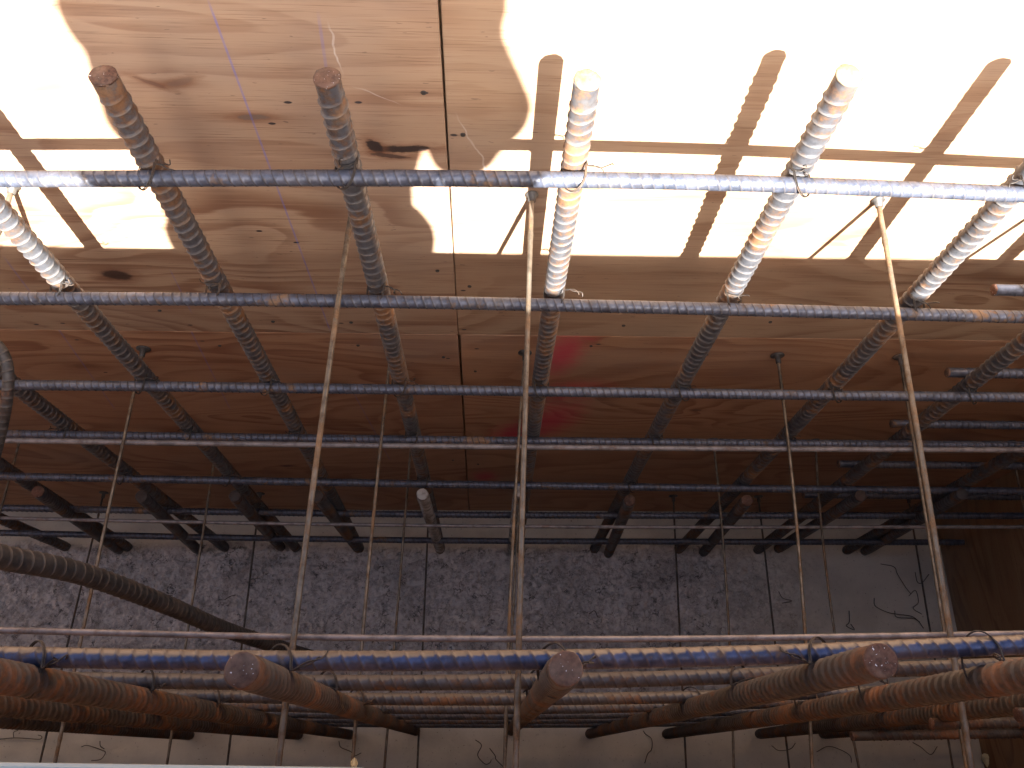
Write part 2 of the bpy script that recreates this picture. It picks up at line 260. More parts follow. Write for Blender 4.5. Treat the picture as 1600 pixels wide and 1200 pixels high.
def rebar_mesh(name, P, dia, pitch, up=(0,1,0), tilt=0.0, seg=16, spp=10, cross=True, plain=.012, loc=None, seed=0, ribw=.085, ribh=.15):
    """deformed bar: two ribs along it and a row of slanted or crescent ribs on each side"""
    s, C = catmull(P, pitch/spp)
    T, U, Vv = frames(C, up)
    rg = np.random.default_rng(seed)
    a = np.arange(seg)/seg*2*np.pi
    rot = rg.uniform(-.25, .25)
    ar = a + rot
    side = np.sin(ar)
    half = (side < 0)*0.5 if cross else 0.0
    ph = (s[:,None] + tilt*dia*np.cos(ar)[None]*np.where(side < 0, -1, 1)[None] )/pitch + half
    f = ph - np.floor(ph)
    rib = np.exp(-((f-.5)/ribw)**4)
    cres = np.clip(np.abs(side)*2.6-.1, 0, 1)[None]
    endf = np.clip((np.minimum(s, s[-1]-s)-plain)/.012, 0, 1)[:,None]
    lon = np.exp(-(side/.2)**2)[None]*np.ones_like(rib)
    R = dia/2*(1 + ribh*rib*cres*endf + .085*lon)
    attr = np.maximum(rib*cres*endf, lon*.6)
    lump = np.array([noise.noise(Vector((x*18, seed*3.1, 0))) for x in s])
    R = R*(1+.012*lump[:,None])
    return sweep(name, C, R, U, Vv, True, loc, attr)

def tube_mesh(name, P, r, seg=8, step=.02, up=(0,0,1), bumps=(), loc=None):
    s, C = catmull(P, step)
    T, U, Vv = frames(C, up)
    R = np.full((len(s), seg), r)
    for (c, w, h) in bumps:
        R += (r*h*np.exp(-((s-c)/w)**2))[:,None]*np.abs(np.cos(np.arange(seg)/seg*2*np.pi))[None]
    return sweep(name, C, R, U, Vv, True, loc)

def join_np(name, parts, smooth=True):
    Vs, Q, Tt, off = [], [], [], 0
    for (V, q, t) in parts:
        Vs.append(V)
        if q is not None: Q.append(np.asarray(q)+off)
        if t is not None: Tt.append(np.asarray(t)+off)
        off += len(V)
    return np_mesh(name, np.concatenate(Vs), np.concatenate(Q) if Q else None, np.concatenate(Tt) if Tt else None, smooth)

def box_mesh(name, x0, x1, y0, y1, z0, z1, loc=(0,0,0), bevel=.0015, slant=None):
    bm = bmesh.new()
    vs = [bm.verts.new((x-loc[0], y-loc[1], z-loc[2])) for z in (z0, z1) for y in (y0, y1) for x in (x0, x1)]
    if slant: slant(vs)
    for f in ((0,2,3,1),(4,5,7,6),(0,1,5,4),(2,6,7,3),(0,4,6,2),(1,3,7,5)): bm.faces.new([vs[i] for i in f])
    bmesh.ops.recalc_face_normals(bm, faces=bm.faces)
    if bevel: bmesh.ops.bevel(bm, geom=bm.edges[:], offset=bevel, segments=1, affect='EDGES')
    me = bpy.data.meshes.new(name); bm.to_mesh(me); bm.free()
    return me

# ------------------------------------------------------------------ materials
class NT:
    def __init__(s, name):
        s.m = bpy.data.materials.new(name); s.m.use_nodes = True
        s.t = s.m.node_tree; s.t.nodes.clear()
        s.out = s.n('ShaderNodeOutputMaterial'); s.p = s.n('ShaderNodeBsdfPrincipled')
        s.t.links.new(s.p.outputs[0], s.out.inputs[0])
        s.co = s.n('ShaderNodeTexCoord').outputs['Object']
    def n(s, k): return s.t.nodes.new(k)
    def set(s, sock, v):
        if isinstance(v, bpy.types.NodeSocket): s.t.links.new(v, sock)
        elif v is not None: sock.default_value = v
    def math(s, op, a, b=None, c=None, clamp=False):
        n = s.n('ShaderNodeMath'); n.operation = op; n.use_clamp = clamp
        for i, v in enumerate((a, b, c)):
            if v is not None: s.set(n.inputs[i], v)
        return n.outputs[0]
    def vmul(s, v, k):
        n = s.n('ShaderNodeVectorMath'); n.operation = 'MULTIPLY'; s.set(n.inputs[0], v); n.inputs[1].default_value = k
        return n.outputs[0]
    def vadd(s, v, k):
        n = s.n('ShaderNodeVectorMath'); n.operation = 'ADD'; s.set(n.inputs[0], v); s.set(n.inputs[1], k)
        return n.outputs[0]
    def noise(s, vec, scale=1, detail=3, rough=.55, dist=0, col=False):
        n = s.n('ShaderNodeTexNoise'); s.set(n.inputs['Vector'], vec); n.inputs['Scale'].default_value = scale
        n.inputs['Detail'].default_value = detail; n.inputs['Roughness'].default_value = rough; n.inputs['Distortion'].default_value = dist
        return n.outputs['Color' if col else 'Fac']
    def voro(s, vec, scale, feature='F1', rnd=1):
        n = s.n('ShaderNodeTexVoronoi'); n.feature = feature; s.set(n.inputs['Vector'], vec); n.inputs['Scale'].default_value = scale
        n.inputs['Randomness'].default_value = rnd
        return n.outputs['Distance']
    def step(s, v, a, b):
        n = s.n('ShaderNodeMapRange'); n.interpolation_type = 'SMOOTHSTEP'; s.set(n.inputs[0], v)
        n.inputs[1].default_value = a; n.inputs[2].default_value = b; n.inputs[3].default_value = 0; n.inputs[4].default_value = 1
        return n.outputs[0]
    def lerp(s, v, a, b):
        n = s.n('ShaderNodeMapRange'); s.set(n.inputs[0], v); n.inputs[3].default_value = a; n.inputs[4].default_value = b
        return n.outputs[0]
    def mix(s, f, a, b, mode='MIX'):
        n = s.n('ShaderNodeMix'); n.data_type = 'RGBA'; n.blend_type = mode; s.set(n.inputs[0], f)
        for i, v in ((6, a), (7, b)): s.set(n.inputs[i], (*v, 1) if isinstance(v, tuple) and len(v) == 3 else v)
        return n.outputs[2]
    def bump(s, h, strength=.3, dist=.002):
        n = s.n('ShaderNodeBump'); n.inputs['Strength'].default_value = strength; n.inputs['Distance'].default_value = dist; s.set(n.inputs['Height'], h)
        s.t.links.new(n.outputs[0], s.p.inputs['Normal'])
    def xyz(s, v):
        n = s.n('ShaderNodeSeparateXYZ'); s.set(n.inputs[0], v); return n.outputs
    def done(s, col, rough=.6, metal=0.0, spec=None):
        s.set(s.p.inputs['Base Color'], (*col, 1) if isinstance(col, tuple) and len(col) == 3 else col)
        s.set(s.p.inputs['Roughness'], rough); s.set(s.p.inputs['Metallic'], metal)
        if spec is not None: s.p.inputs['Specular IOR Level'].default_value = spec
        return s.m

def steel(name, base, rust, amount, dust=.15, metal=.55, rough=.45, dust_refl_col=(.30,.25,.19), ribmix=.55, ribcol=None, specks=0.0, ply_refl=0.0):
    w = NT(name); oi = w.n('ShaderNodeObjectInfo').outputs['Random']
    sh = w.n('ShaderNodeCombineXYZ'); w.set(sh.inputs[0], w.math('MULTIPLY', oi, 37.0)); w.set(sh.inputs[1], w.math('MULTIPLY', oi, 11.0))
    c = w.vadd(w.co, sh.outputs[0])
    a = w.noise(c, 9, 4, .6); b = w.noise(c, 60, 4, .65); d = w.noise(c, 260, 2, .6)
    r = w.math('ADD', w.math('MULTIPLY', a, .55), w.math('MULTIPLY', b, .45))
    rm = w.step(r, .62-amount*.3, .72-amount*.22)
    mill = w.mix(w.step(b, .35, .68), base, tuple(k*.5 for k in base))
    rustc = w.mix(w.step(d, .3, .7), rust, tuple(k*.45 for k in rust))
    rustc = w.mix(w.step(a, .5, .75), rustc, tuple(min(1,k*1.5) for k in rust))
    col = w.mix(rm, mill, rustc)
    at = w.n('ShaderNodeAttribute'); at.attribute_name = 'rib'; rb = at.outputs['Fac']
    rbm = w.math('MULTIPLY', w.math('MULTIPLY', w.step(rb, .25, .8), w.lerp(a, .35, 1.0)), ribmix)
    col = w.mix(rbm, col, tuple(k*.85 for k in rust) if ribcol is None else ribcol)
    rm = w.math('MAXIMUM', rm, rbm)
    dm = w.math('MULTIPLY', w.step(w.noise(c, 25, 3, .6), .45, .7), dust)
    if ply_refl:      # plywood's brown reflection painted on faces turned to the far form
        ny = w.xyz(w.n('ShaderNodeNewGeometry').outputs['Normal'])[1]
        dm = w.math('MAXIMUM', dm, w.math('MULTIPLY', w.step(w.math('ADD', ny, w.math('MULTIPLY', w.math('SUBTRACT', w.noise(c, 40, 4, .65), .5), .9)), .20, .50), ply_refl))
    col = w.mix(dm, col, dust_refl_col)  # dust and the painted plywood reflection share this colour
    if specks: col = w.mix(w.step(w.noise(c, 330, 2, .6), .70-specks, .73-specks), col, (.62,.60,.62))
    w.bump(w.math('ADD', w.math('MULTIPLY', d, .5), b), .35, .0012)
    ro = w.math('ADD', w.lerp(rm, rough, .85), w.math('MULTIPLY', w.math('SUBTRACT', d, .5), .3))
    return w.done(col, ro, w.math('MULTIPLY', w.math('SUBTRACT', 1.0, w.math('MAXIMUM', rm, dm)), metal))

STEEL_FAR_V = steel('ribbed_steel_brown_grey', (.085,.087,.098), (.13,.062,.026), .52, .12, .35, .46, ribmix=.6, ribcol=(.19,.165,.14))
STEEL_FAR_H = steel('ribbed_steel_mill_scale', (.088,.100,.138), (.13,.075,.04), .24, .10, .40, .42, ribmix=.95, ribcol=(.036,.027,.022))
STEEL_BLUE = steel('ribbed_steel_blue_scale', (.062,.080,.155), (.13,.075,.042), .34, .3, .6, .36, dust_refl_col=(.16,.12,.08), ribmix=.95, ribcol=(.075,.047,.034), ply_refl=.95)
STEEL_RUSTY = steel('ribbed_steel_rusty', (.058,.050,.045), (.125,.050,.019), .52, .3, .30, .55, dust_refl_col=(.10,.08,.062), ribmix=.5, ribcol=(.12,.092,.072))
STEEL_NEAR_H = steel('ribbed_steel_grey_rust', (.078,.077,.084), (.14,.068,.03), .40, .25, .4, .48, dust_refl_col=(.15,.125,.095), ribmix=.9, ribcol=(.05,.033,.026), ply_refl=.7)
CUT = steel('rusty_sawn_end', (.12,.060,.036), (.09,.036,.020), .75, .15, .1, .6, specks=.012)
CUT_LIT = steel('sunlit_tint_sawn_end', (.22,.18,.13), (.18,.115,.06), .5, .3, .2, .5)  # lighter copy for the sunlit tops, sun glare put into the colour
CUTD = steel('dark_sawn_end', (.04,.032,.03), (.05,.028,.02), .6, .05, .2, .6)
CEMENT = steel('cement_splashed_steel', (.36,.34,.31), (.15,.11,.08), .48, .8, .1, .8, (.46,.44,.41))
LEANM = steel('dusty_dark_steel', (.055,.055,.058), (.08,.065,.055), .34, .3, .35, .48, (.13,.105,.085), ribmix=.8, ribcol=(.15,.125,.105))
TIEM = steel('form_tie_steel', (.15,.125,.095), (.14,.08,.038), .55, .25, .55, .40)
TIED = steel('form_tie_dark_steel', (.075,.063,.052), (.09,.052,.028), .5, .2, .45, .5)
RODM = steel('smooth_rod_steel', (.235,.21,.205), (.17,.12,.095), .3, .3, .4, .5, (.26,.23,.215))
WIREM = steel('annealed_wire', (.045,.038,.034), (.08,.045,.025), .5, .1, .5, .5)
WASHER = steel('washer_steel', (.09,.085,.08), (.12,.075,.045), .4, .2, .4, .5)

def plywood(name, loc, tan, dark, seed, axis='x', marks=(), holes=(), chalk=(), red=(), scr=(), freq=1.0):
    w = NT(name); o = w.xyz(w.co)
    x = w.math('ADD', o[0] if axis == 'x' else o[1], 0.0); z = o[2]
    P = lambda kx, kz, sd=0: (lambda n: (w.set(n.inputs[0], w.math('MULTIPLY_ADD', x, kx, seed*3.7+sd)), w.set(n.inputs[1], w.math('MULTIPLY_ADD', z, kz, seed*1.3)), n.inputs[2].__setattr__('default_value', seed+sd), n.outputs[0])[-1])(w.n('ShaderNodeCombineXYZ'))
    # plain-sliced veneer: contour lines of a long, slow relief
    wob = w.math('MULTIPLY', w.math('SUBTRACT', w.noise(P(7, 26, 3), 1, 3, .55), .5), .16)
    rel = w.noise(P(1.25, 3.3), 1, 2.2, .42, .5)
    v = w.math('ADD', w.math('MULTIPLY', rel, 15*freq), w.math('ADD', wob, w.math('MULTIPLY', w.noise(P(2.5, 60, 9), 1, 2, .5), .22)))
    for (cx, cz, rx, rz, amp, *_r) in marks:      # the grain bends round each knot
        dx = w.math('DIVIDE', w.math('SUBTRACT', x, cx-loc[0]), rx*3.2); dz = w.math('DIVIDE', w.math('SUBTRACT', z, cz-loc[2]), rz*3.0)
        g = w.math('POWER', 2.718, w.math('MULTIPLY', w.math('ADD', w.math('MULTIPLY', dx, dx), w.math('MULTIPLY', dz, dz)), -1.0))
        v = w.math('MULTIPLY_ADD', g, .45, v)
    f = w.math('FRACT', v)
    late = w.math('MULTIPLY', w.step(f, .25, .86), w.math('SUBTRACT', 1.0, w.step(f, .88, 1.0)))
    dens = w.step(w.noise(P(.8, 5, 21), 1, 2, .5), .34, .66)
    late = w.math('MULTIPLY', late, w.lerp(dens, .3, 1.0))
    fib = w.noise(P(9, 420, 5), 1, 3, .7); fib2 = w.noise(P(3, 110, 6), 1, 3, .6)
    col = w.mix(late, tan, dark)
    col = w.mix(w.step(fib, .5, .8), col, tuple(k*.72 for k in dark))
    col = w.mix(w.math('MULTIPLY', w.step(fib2, .48, .72), .6), col, tuple(min(1, k*1.12) for k in tan))
    bl = w.noise(P(2.2, 3.0, 14), 1, 3, .55)
    col = w.mix(w.math('MULTIPLY', w.step(bl, .48, .72), .25), col, (dark[0]*1.0, dark[1]*.85, dark[2]*.8))
    dirt = w.noise(P(1.4, 1.9, 31), 1, 5, .62)
    col = w.mix(w.math('MULTIPLY', w.step(dirt, .5, .72), .34), col, (.27, .22, .185))
    col = w.mix(w.math('MULTIPLY', w.step(w.noise(P(45, 160, 40), 1, 2, .5), .70, .76), .55), col, (.09, .06, .05))
    en = w.noise(P(38, 95, 2), 1, 5, .7)
    def ell(cx, cz, rx, rz, soft, rag=.9, rot=0.0):
        ax = w.math('SUBTRACT', x, cx-loc[0]); az = w.math('SUBTRACT', z, cz-loc[2])
        c, s_ = math.cos(rot), math.sin(rot)
        dx = w.math('ADD', w.math('MULTIPLY', ax, c/rx), w.math('MULTIPLY', az, s_/rx)); dz = w.math('ADD', w.math('MULTIPLY', ax, -s_/rz), w.math('MULTIPLY', az, c/rz))
        d = w.math('SQRT', w.math('ADD', w.math('MULTIPLY', dx, dx), w.math('MULTIPLY', dz, dz)))
        d = w.math('ADD', d, w.math('MULTIPLY', w.math('SUBTRACT', en, .5), rag))
        return w.math('SUBTRACT', 1.0, w.step(d, 1-soft, 1+soft*.6))
    for (cx, cz, rx, rz, amp, kc, rot) in marks:
        col = w.mix(w.math('MULTIPLY', ell(cx, cz, rx*1.7, rz*1.8, .6, 1.4, rot), .5), col, (dark[0]*.8, dark[1]*.65, dark[2]*.55))
        col = w.mix(w.math('MULTIPLY', ell(cx, cz, rx, rz, .3, .6 if amp == .96 else 1.7, rot), amp), col, kc)
    for (cx, cz, rr) in holes:
        col = w.mix(ell(cx, cz, rr*1.7, rr*.8, .35, .7), col, (.035, .028, .03))
    for (cx, cz, rx, rz, amp, rot) in red:
        col = w.mix(w.math('MULTIPLY', w.math('MULTIPLY', ell(cx, cz, rx, rz, .95, 1.2, rot), amp), w.lerp(fib2, .55, 1.0)), col, (.50, .03, .075))
    for ((xa, za), (xb, zb), wd, amp, cc) in list(chalk) + list(scr):
        L = math.hypot(xb-xa, zb-za); nx, nz = (zb-za)/L, -(xb-xa)/L
        d = w.math('ADD', w.math('MULTIPLY', w.math('SUBTRACT', x, xa-loc[0]), nx), w.math('MULTIPLY', w.math('SUBTRACT', z, za-loc[2]), nz))
        if cc[0] > .5: d = w.math('ADD', d, w.math('MULTIPLY', w.math('SUBTRACT', w.noise(P(9, 9, 50), 1, 3, .6), .5), .05))
        zz = w.math('ADD', w.math('MULTIPLY', w.math('SUBTRACT', x, xa-loc[0]), (xb-xa)/L), w.math('MULTIPLY', w.math('SUBTRACT', z, za-loc[2]), (zb-za)/L))
        inside = w.math('MULTIPLY', w.step(zz, -.01, .03), w.math('SUBTRACT', 1.0, w.step(zz, L-.03, L+.01)))
        lm = w.math('MULTIPLY', w.math('SUBTRACT', 1.0, w.step(w.math('ABSOLUTE', d), wd*.4, wd)), inside)
        col = w.mix(w.math('MULTIPLY', w.math('MULTIPLY', lm, amp), w.lerp(w.noise(P(60, 60, 60), 1, 3, .6), .1, 1.2)), col, cc)
    w.bump(w.math('ADD', w.math('MULTIPLY', fib, .7), w.math('MULTIPLY', late, .5)), .25, .001)
    return w.done(col, w.lerp(fib2, .55, .75), 0.0, .35)

# ------------------------------------------------------------------ far form: four plywood sheets, screws, added light block
TH = .019
KN = MARKS
seam_u = -.0655; seam_z = 1.520
blue = (.10, .12, .42)
white = (.62, .57, .52)
kb = KN['knot_black']
upl_marks = [(kb[0]+.012, kb[1], .046, .0085, .97, (.030,.020,.018), .05), (kb[0]-.034, kb[1]+.007, .010, .016, .97, (.030,.02,.018), .5),
             (kb[0]-.012, kb[1]-.017, .034, .0045, .85, (.05,.03,.025), -.12),
             (*KN['knot_l'], .030, .0185, .96, (.055,.030,.022), -.15), (*KN['knot_m'], .026, .006, .55, (.11,.10,.09), 0),
             (KN['eye'][0]-.012, KN['eye'][1], .022, .004, .7, (.13,.07,.05), -.5), (KN['eye'][0]+.03, KN['eye'][1]+.004, .020, .006, .55, (.17,.11,.08), .35)]
hl = KN['holes']
ch = KN['chalk']
big = (2.74, 1.52)
ul_loc = (-1.285, FACE, seam_z); ur_loc = (1.155, FACE, seam_z); ll_loc = (-1.285, FACE, 0.0); lr_loc = (1.155, FACE, 0.0)
PLY_UL = plywood('plywood_tan_knotted', ul_loc, (.36,.242,.158), (.212,.110,.064), 1.7, marks=upl_marks,
    holes=[(h[0], h[1], .0035) for h in hl if h[0] < seam_u and h[1] > seam_z],
    chalk=[(ch[0][0], (ch[0][1][0], 1.53), .0022, .6, blue), (ch[1][0], ch[1][1], .003, .3, blue), (ch[2][0], ch[2][1], .003, .35, blue), (ch[4][0], ch[4][1], .002, .4, blue)],
    scr=[((-.21,2.42),(-.20,2.33),.0016,.55,white), ((-.19,2.31),(-.13,2.27),.0016,.4,white)])
PLY_UR = plywood('plywood_tan_plain', ur_loc, (.36,.243,.155), (.23,.128,.073), 6.3,
    marks=[(.42, 1.66, .06, .012, .18, (.22,.13,.08), 0)], holes=[(h[0], h[1], .0035) for h in hl if h[0] > seam_u and h[1] > seam_z],
    scr=[((-.05,2.25),(.02,2.08),.0018,.45,white)], freq=.8)
PLY_LL = plywood('plywood_reddish_left', ll_loc, (.385,.215,.122), (.235,.105,.055), 3.2,
    marks=[(*KN['knot_s'], .026, .008, .85, (.06,.035,.03), 0), (-.98, 1.33, .03, .01, .3, (.15,.08,.05), 0), (-.52, .93, .03, .008, .3, (.15,.08,.05), 0)],
    holes=[(h[0], h[1], .0032) for h in hl if h[0] < seam_u and h[1] < seam_z],
    chalk=[(ch[3][0], ch[3][1], .003, .35, blue), (ch[5][0], ch[5][1], .003, .35, blue), (ch[6][0], ch[6][1], .003, .3, blue)], freq=.9)
rd = KN['red']
PLY_LR = plywood('plywood_reddish_sprayed', lr_loc, (.395,.22,.122), (.245,.11,.055), 8.9,
    marks=[(*KN['knot_r'], .016, .008, .6, (.09,.05,.04), 0), (.75, 1.2, .05, .014, .2, (.16,.09,.06), 0)],
    holes=[(h[0], h[1], .0035) for h in hl if h[0] > seam_u and h[1] < seam_z],
    red=[(rd[0][0], rd[0][1]+.005, .048, .125, 1.0, -.15), (rd[1][0]+.015, rd[1][1]-.02, .10, .055, .8, .3), (rd[2][0]+.02, rd[2][1]+.01, .075, .16, .95, -.35), (rd[3][0], rd[3][1], .06, .10, .95, -.2), (rd[4][0], rd[4][1], .022, .016, .35, 0), (rd[5][0], rd[5][1], .045, .07, .8, 0)], freq=.85)

def sheet(x0, x1, z0, z1, loc, m, label, slant=None):
    o = link('plywood_sheet', box_mesh('plywood_sheet', x0, x1, FACE, FACE+TH, z0, z1, loc, .0012, slant), m, loc=loc)
    tag(o, label, 'plywood', 'plywood sheets of the far form')
    return o
def sl_ur(vs):
    for i in (0, 2): vs[i].co.x -= .0027
    for i in (4, 6): vs[i].co.x += .0010
def sl_lr(vs):
    for i in (0, 2): vs[i].co.x -= .0012
    for i in (4, 6): vs[i].co.x += .0012
S_UL = sheet(-2.505, seam_u-.0018, seam_z+.0006, 2.740, ul_loc, PLY_UL, 'tan knotted upper plywood sheet with a blue chalk line and the photographer\'s shadow on it')
S_UR = sheet(seam_u+.0018, 2.375, seam_z+.0006, 2.740, ur_loc, PLY_UR, 'glaring sunlit upper plywood sheet on the right, striped by bar shadows', sl_ur)
S_LL = sheet(-2.505, seam_u-.0022, .002, seam_z-.0006, ll_loc, PLY_LL, 'reddish shaded lower plywood sheet, left of the black upright joint')
S_LR = sheet(seam_u+.0022, 2.375, .002, seam_z-.0006, lr_loc, PLY_LR, 'reddish shaded lower plywood sheet with pinkish red spray paint, right of the joint', sl_lr)
NAILM = steel('nail_steel', (.07,.065,.06), (.09,.06,.04), .4, .1, .4, .5)
def disc(name, c, r, h, m, parent, ploc):
    bm = bmesh.new()
    bmesh.ops.create_cone(bm, cap_ends=True, segments=14, radius1=r, radius2=r*.86, depth=h)
    bmesh.ops.rotate(bm, verts=bm.verts, matrix=Matrix.Rotation(math.pi/2, 3, 'X'))
    me = bpy.data.meshes.new(name); bm.to_mesh(me); bm.free()
    return link(name, me, m, parent, Vector(c)-Vector(ploc))
for x_, z_ in [(-.0955,2.296),(-.100,1.80),(-.47,1.575),(-.30,1.575),(-.70,1.62)]: disc('nail_head', (x_, FACE-.0006, z_), .0042, .0024, NAILM, S_UL, ul_loc)
for x_, z_ in [(-.0410,2.206),(-.038,1.74),(.30,1.575),(.62,1.60),(.66,1.68)]: disc('nail_head', (x_, FACE-.0006, z_), .0042, .0024, NAILM, S_UR, ur_loc)
for x_, z_ in [(-.105,1.40),(-.62,1.45),(-.30,1.46),(-.108,.62)]: disc('nail_head', (x_, FACE-.0006, z_), .004, .0024, NAILM, S_LL, ll_loc)
for x_, z_ in [(-.030,1.32),(.24,1.47),(.52,1.43),(-.028,.58)]: disc('nail_head', (x_, FACE-.0006, z_), .004, .0024, NAILM, S_LR, lr_loc)

def lumber(name, col, seed):
    w = NT(name)
    g = w.noise(w.vmul(w.co, (3, 60, 60)), 1, 4, .6); b = w.noise(w.co, 5, 3, .6)
    c = w.mix(w.step(g, .35, .7), col, tuple(k*.68 for k in col)); c = w.mix(w.math('MULTIPLY', w.step(b, .5, .7), .4), c, (.28,.27,.24))
    w.bump(g, .2, .001)
    return w.done(c, .75)
LUMBER = lumber('sawn_lumber', (.30,.21,.13), 1)
st = link('gap_blocker', box_mesh('gap_blocker', seam_u-.019, seam_u+.019, FACE+TH+.001, FACE+TH+.090, .0, 2.735, (seam_u, FACE+TH, 0)), LUMBER, loc=(seam_u, FACE+TH, 0))  # lumber added behind the joint to stop light through the gap
tag(st, 'dark lumber upright added behind the black plywood gap to block light', 'gap_blocker')

# near form under the photographer
NF = -.050
PLY_N = plywood('plywood_near_form', (0, NF, 0), (.42,.28,.18), (.31,.18,.11), 12.1)
o = link('plywood_sheet', box_mesh('plywood_sheet', -2.4, 2.2, NF-TH, NF, .002, 2.664, (-.1, NF, 0), .001), PLY_N, loc=(-.1, NF, 0))
tag(o, 'plywood sheet of the near form, hidden below the pale plank edge', 'plywood')
PALE = NT('pale_painted_edge')
gg = PALE.noise(PALE.vmul(PALE.co, (6, 40, 40)), 1, 4, .6)
PALE = PALE.done(PALE.mix(PALE.step(gg, .35, .75), (.33,.36,.33), (.24,.26,.235)), .6)
def plk(vs):
    for v in vs:
        if v.co.y > 0: v.co.y += -.0163*v.co.x
o = link('form_plank', box_mesh('form_plank', -1.7, -.085, -.049, -.0050, 2.585, 2.623, (-.2, -.03, 2.585), .002, plk), PALE, loc=(-.2, -.03, 2.585))
tag(o, 'pale weathered plank edge of the near form along the bottom left corner', 'plank')

# right-hand bulkhead
bx = 1.757
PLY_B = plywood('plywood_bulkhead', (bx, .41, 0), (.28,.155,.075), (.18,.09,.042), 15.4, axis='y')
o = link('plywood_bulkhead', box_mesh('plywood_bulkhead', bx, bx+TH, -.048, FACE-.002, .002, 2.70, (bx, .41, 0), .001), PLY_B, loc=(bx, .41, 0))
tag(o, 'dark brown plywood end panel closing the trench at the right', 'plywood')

# ------------------------------------------------------------------ floor and ground
def rough_height(x, y):
    e = noise.noise(Vector((x*2.3, y*2.3, 4)))*.06 + noise.noise(Vector((x*11, y*11, 2)))*.018
    inside = min(1, max(0, (.752+e*.45-y)/.03)) * min(1, max(0, (y-.155-e*.3)/.04)) * min(1, max(0, (1.36+e*3.0-x)/.60))
    p = Vector((x, y, 0))
    h = .010*noise.noise(p*8) + .009*noise.noise(p*24) + .007*noise.noise(p*50) + .004*noise.noise(p*110)
    pw = p + noise.noise_vector(p*16)*.022
    d1 = noise.voronoi(pw*30)[0]; c_ = max(0, .30-(d1[1]-d1[0])); h += -.030*c_*max(0, .55+noise.noise(p*13)) + .004*d1[0]
    d2 = noise.voronoi(pw*75)[0]; h += -.010*max(0, .30-(d2[1]-d2[0]))
    return (.006+h)*inside + .0008*noise.noise(p*14), inside
gx0, gx1, gy0, gy1 = -2.05, 1.76, -.055, .876
nx, ny = 1060, 270
xs = np.linspace(gx0, gx1, nx); ys = np.linspace(gy0, gy1, ny)
V = np.zeros((nx*ny, 3)); M_ = np.zeros(nx*ny, dtype=np.float32); k = 0
for x in xs:
    for y in ys:
        h, ins = rough_height(x, y); V[k] = (x, y, h); M_[k] = ins; k += 1
i = np.arange(nx-1)[:,None]*ny; j = np.arange(ny-1)[None]
q = np.stack([i+j, i+ny+j, i+ny+j+1, i+j+1], -1).reshape(-1, 4)
# plain skirt on the left, out of the picture
b = len(V); V = np.concatenate([V, [(-4.4, gy0, 0), (gx0-.001, gy0, 0), (gx0-.001, gy1, 0), (-4.4, gy1, 0)]])
q = np.concatenate([q, [[b, b+1, b+2, b+3]]])
me = np_mesh('concrete_floor', V, q, None, True)
at = me.attributes.new('rough_patch', 'FLOAT', 'POINT'); at.data.foreach_set('value', np.concatenate([M_, np.zeros(4, dtype=np.float32)]))
w = NT('concrete_rough_and_smooth')
ra = w.n('ShaderNodeAttribute'); ra.attribute_name = 'rough_patch'; ra = ra.outputs['Fac']
c1 = w.noise(w.co, 5, 5, .6); c2 = w.noise(w.co, 45, 5, .65); wc = w.vadd(w.co, w.vmul(w.noise(w.co, 30, 3, .6, 0, True), (.07,.07,.07)))
cr = w.voro(wc, 34, 'DISTANCE_TO_EDGE'); cr2 = w.voro(wc, 120, 'DISTANCE_TO_EDGE')
smooth_c = w.mix(w.step(c1, .35, .68), (.58,.53,.445), (.46,.42,.355)); smooth_c = w.mix(w.math('MULTIPLY', w.step(c2, .6, .75), .5), smooth_c, (.18,.15,.12))
spk = w.step(w.noise(w.co, 120, 2, .5), .68, .74); smooth_c = w.mix(w.math('MULTIPLY', spk, .7), smooth_c, (.09,.075,.06))
rough_c = w.mix(w.step(c1, .35, .66), (.58,.535,.515), (.46,.425,.41)); rough_c = w.mix(w.step(c2, .45, .72), rough_c, (.32,.29,.28))
crk = w.math('SUBTRACT', 1.0, w.step(cr, .0, .09)); crk2 = w.math('SUBTRACT', 1.0, w.step(cr2, .0, .12))
crk = w.math('MULTIPLY', crk, w.step(w.noise(w.co, 17, 4, .7), .50, .62)); crk2 = w.math('MULTIPLY', crk2, w.step(w.noise(w.co, 26, 4, .7), .46, .60))
pit = w.step(w.noise(wc, 75, 4, .7), .56, .70)
crk2 = w.math('MAXIMUM', w.math('MULTIPLY', crk2, .8), w.math('MULTIPLY', pit, .75))
rough_c = w.mix(w.math('MULTIPLY', w.math('MAXIMUM', crk, w.math('MULTIPLY', crk2, .7)), .92), rough_c, (.06,.052,.05))
col = w.mix(ra, smooth_c, rough_c)
hgt = w.math('ADD', w.math('MULTIPLY', c2, .35), w.math('MULTIPLY', ra, w.math('SUBTRACT', w.noise(w.co, 130, 3, .6), w.math('MAXIMUM', crk, crk2))))
w.bump(hgt, .7, .006)
tag(link('concrete_floor', me, w.done(col, .88, 0, .3)), kind='structure', label='grey concrete floor of the trench, rough in the middle', cat='floor')

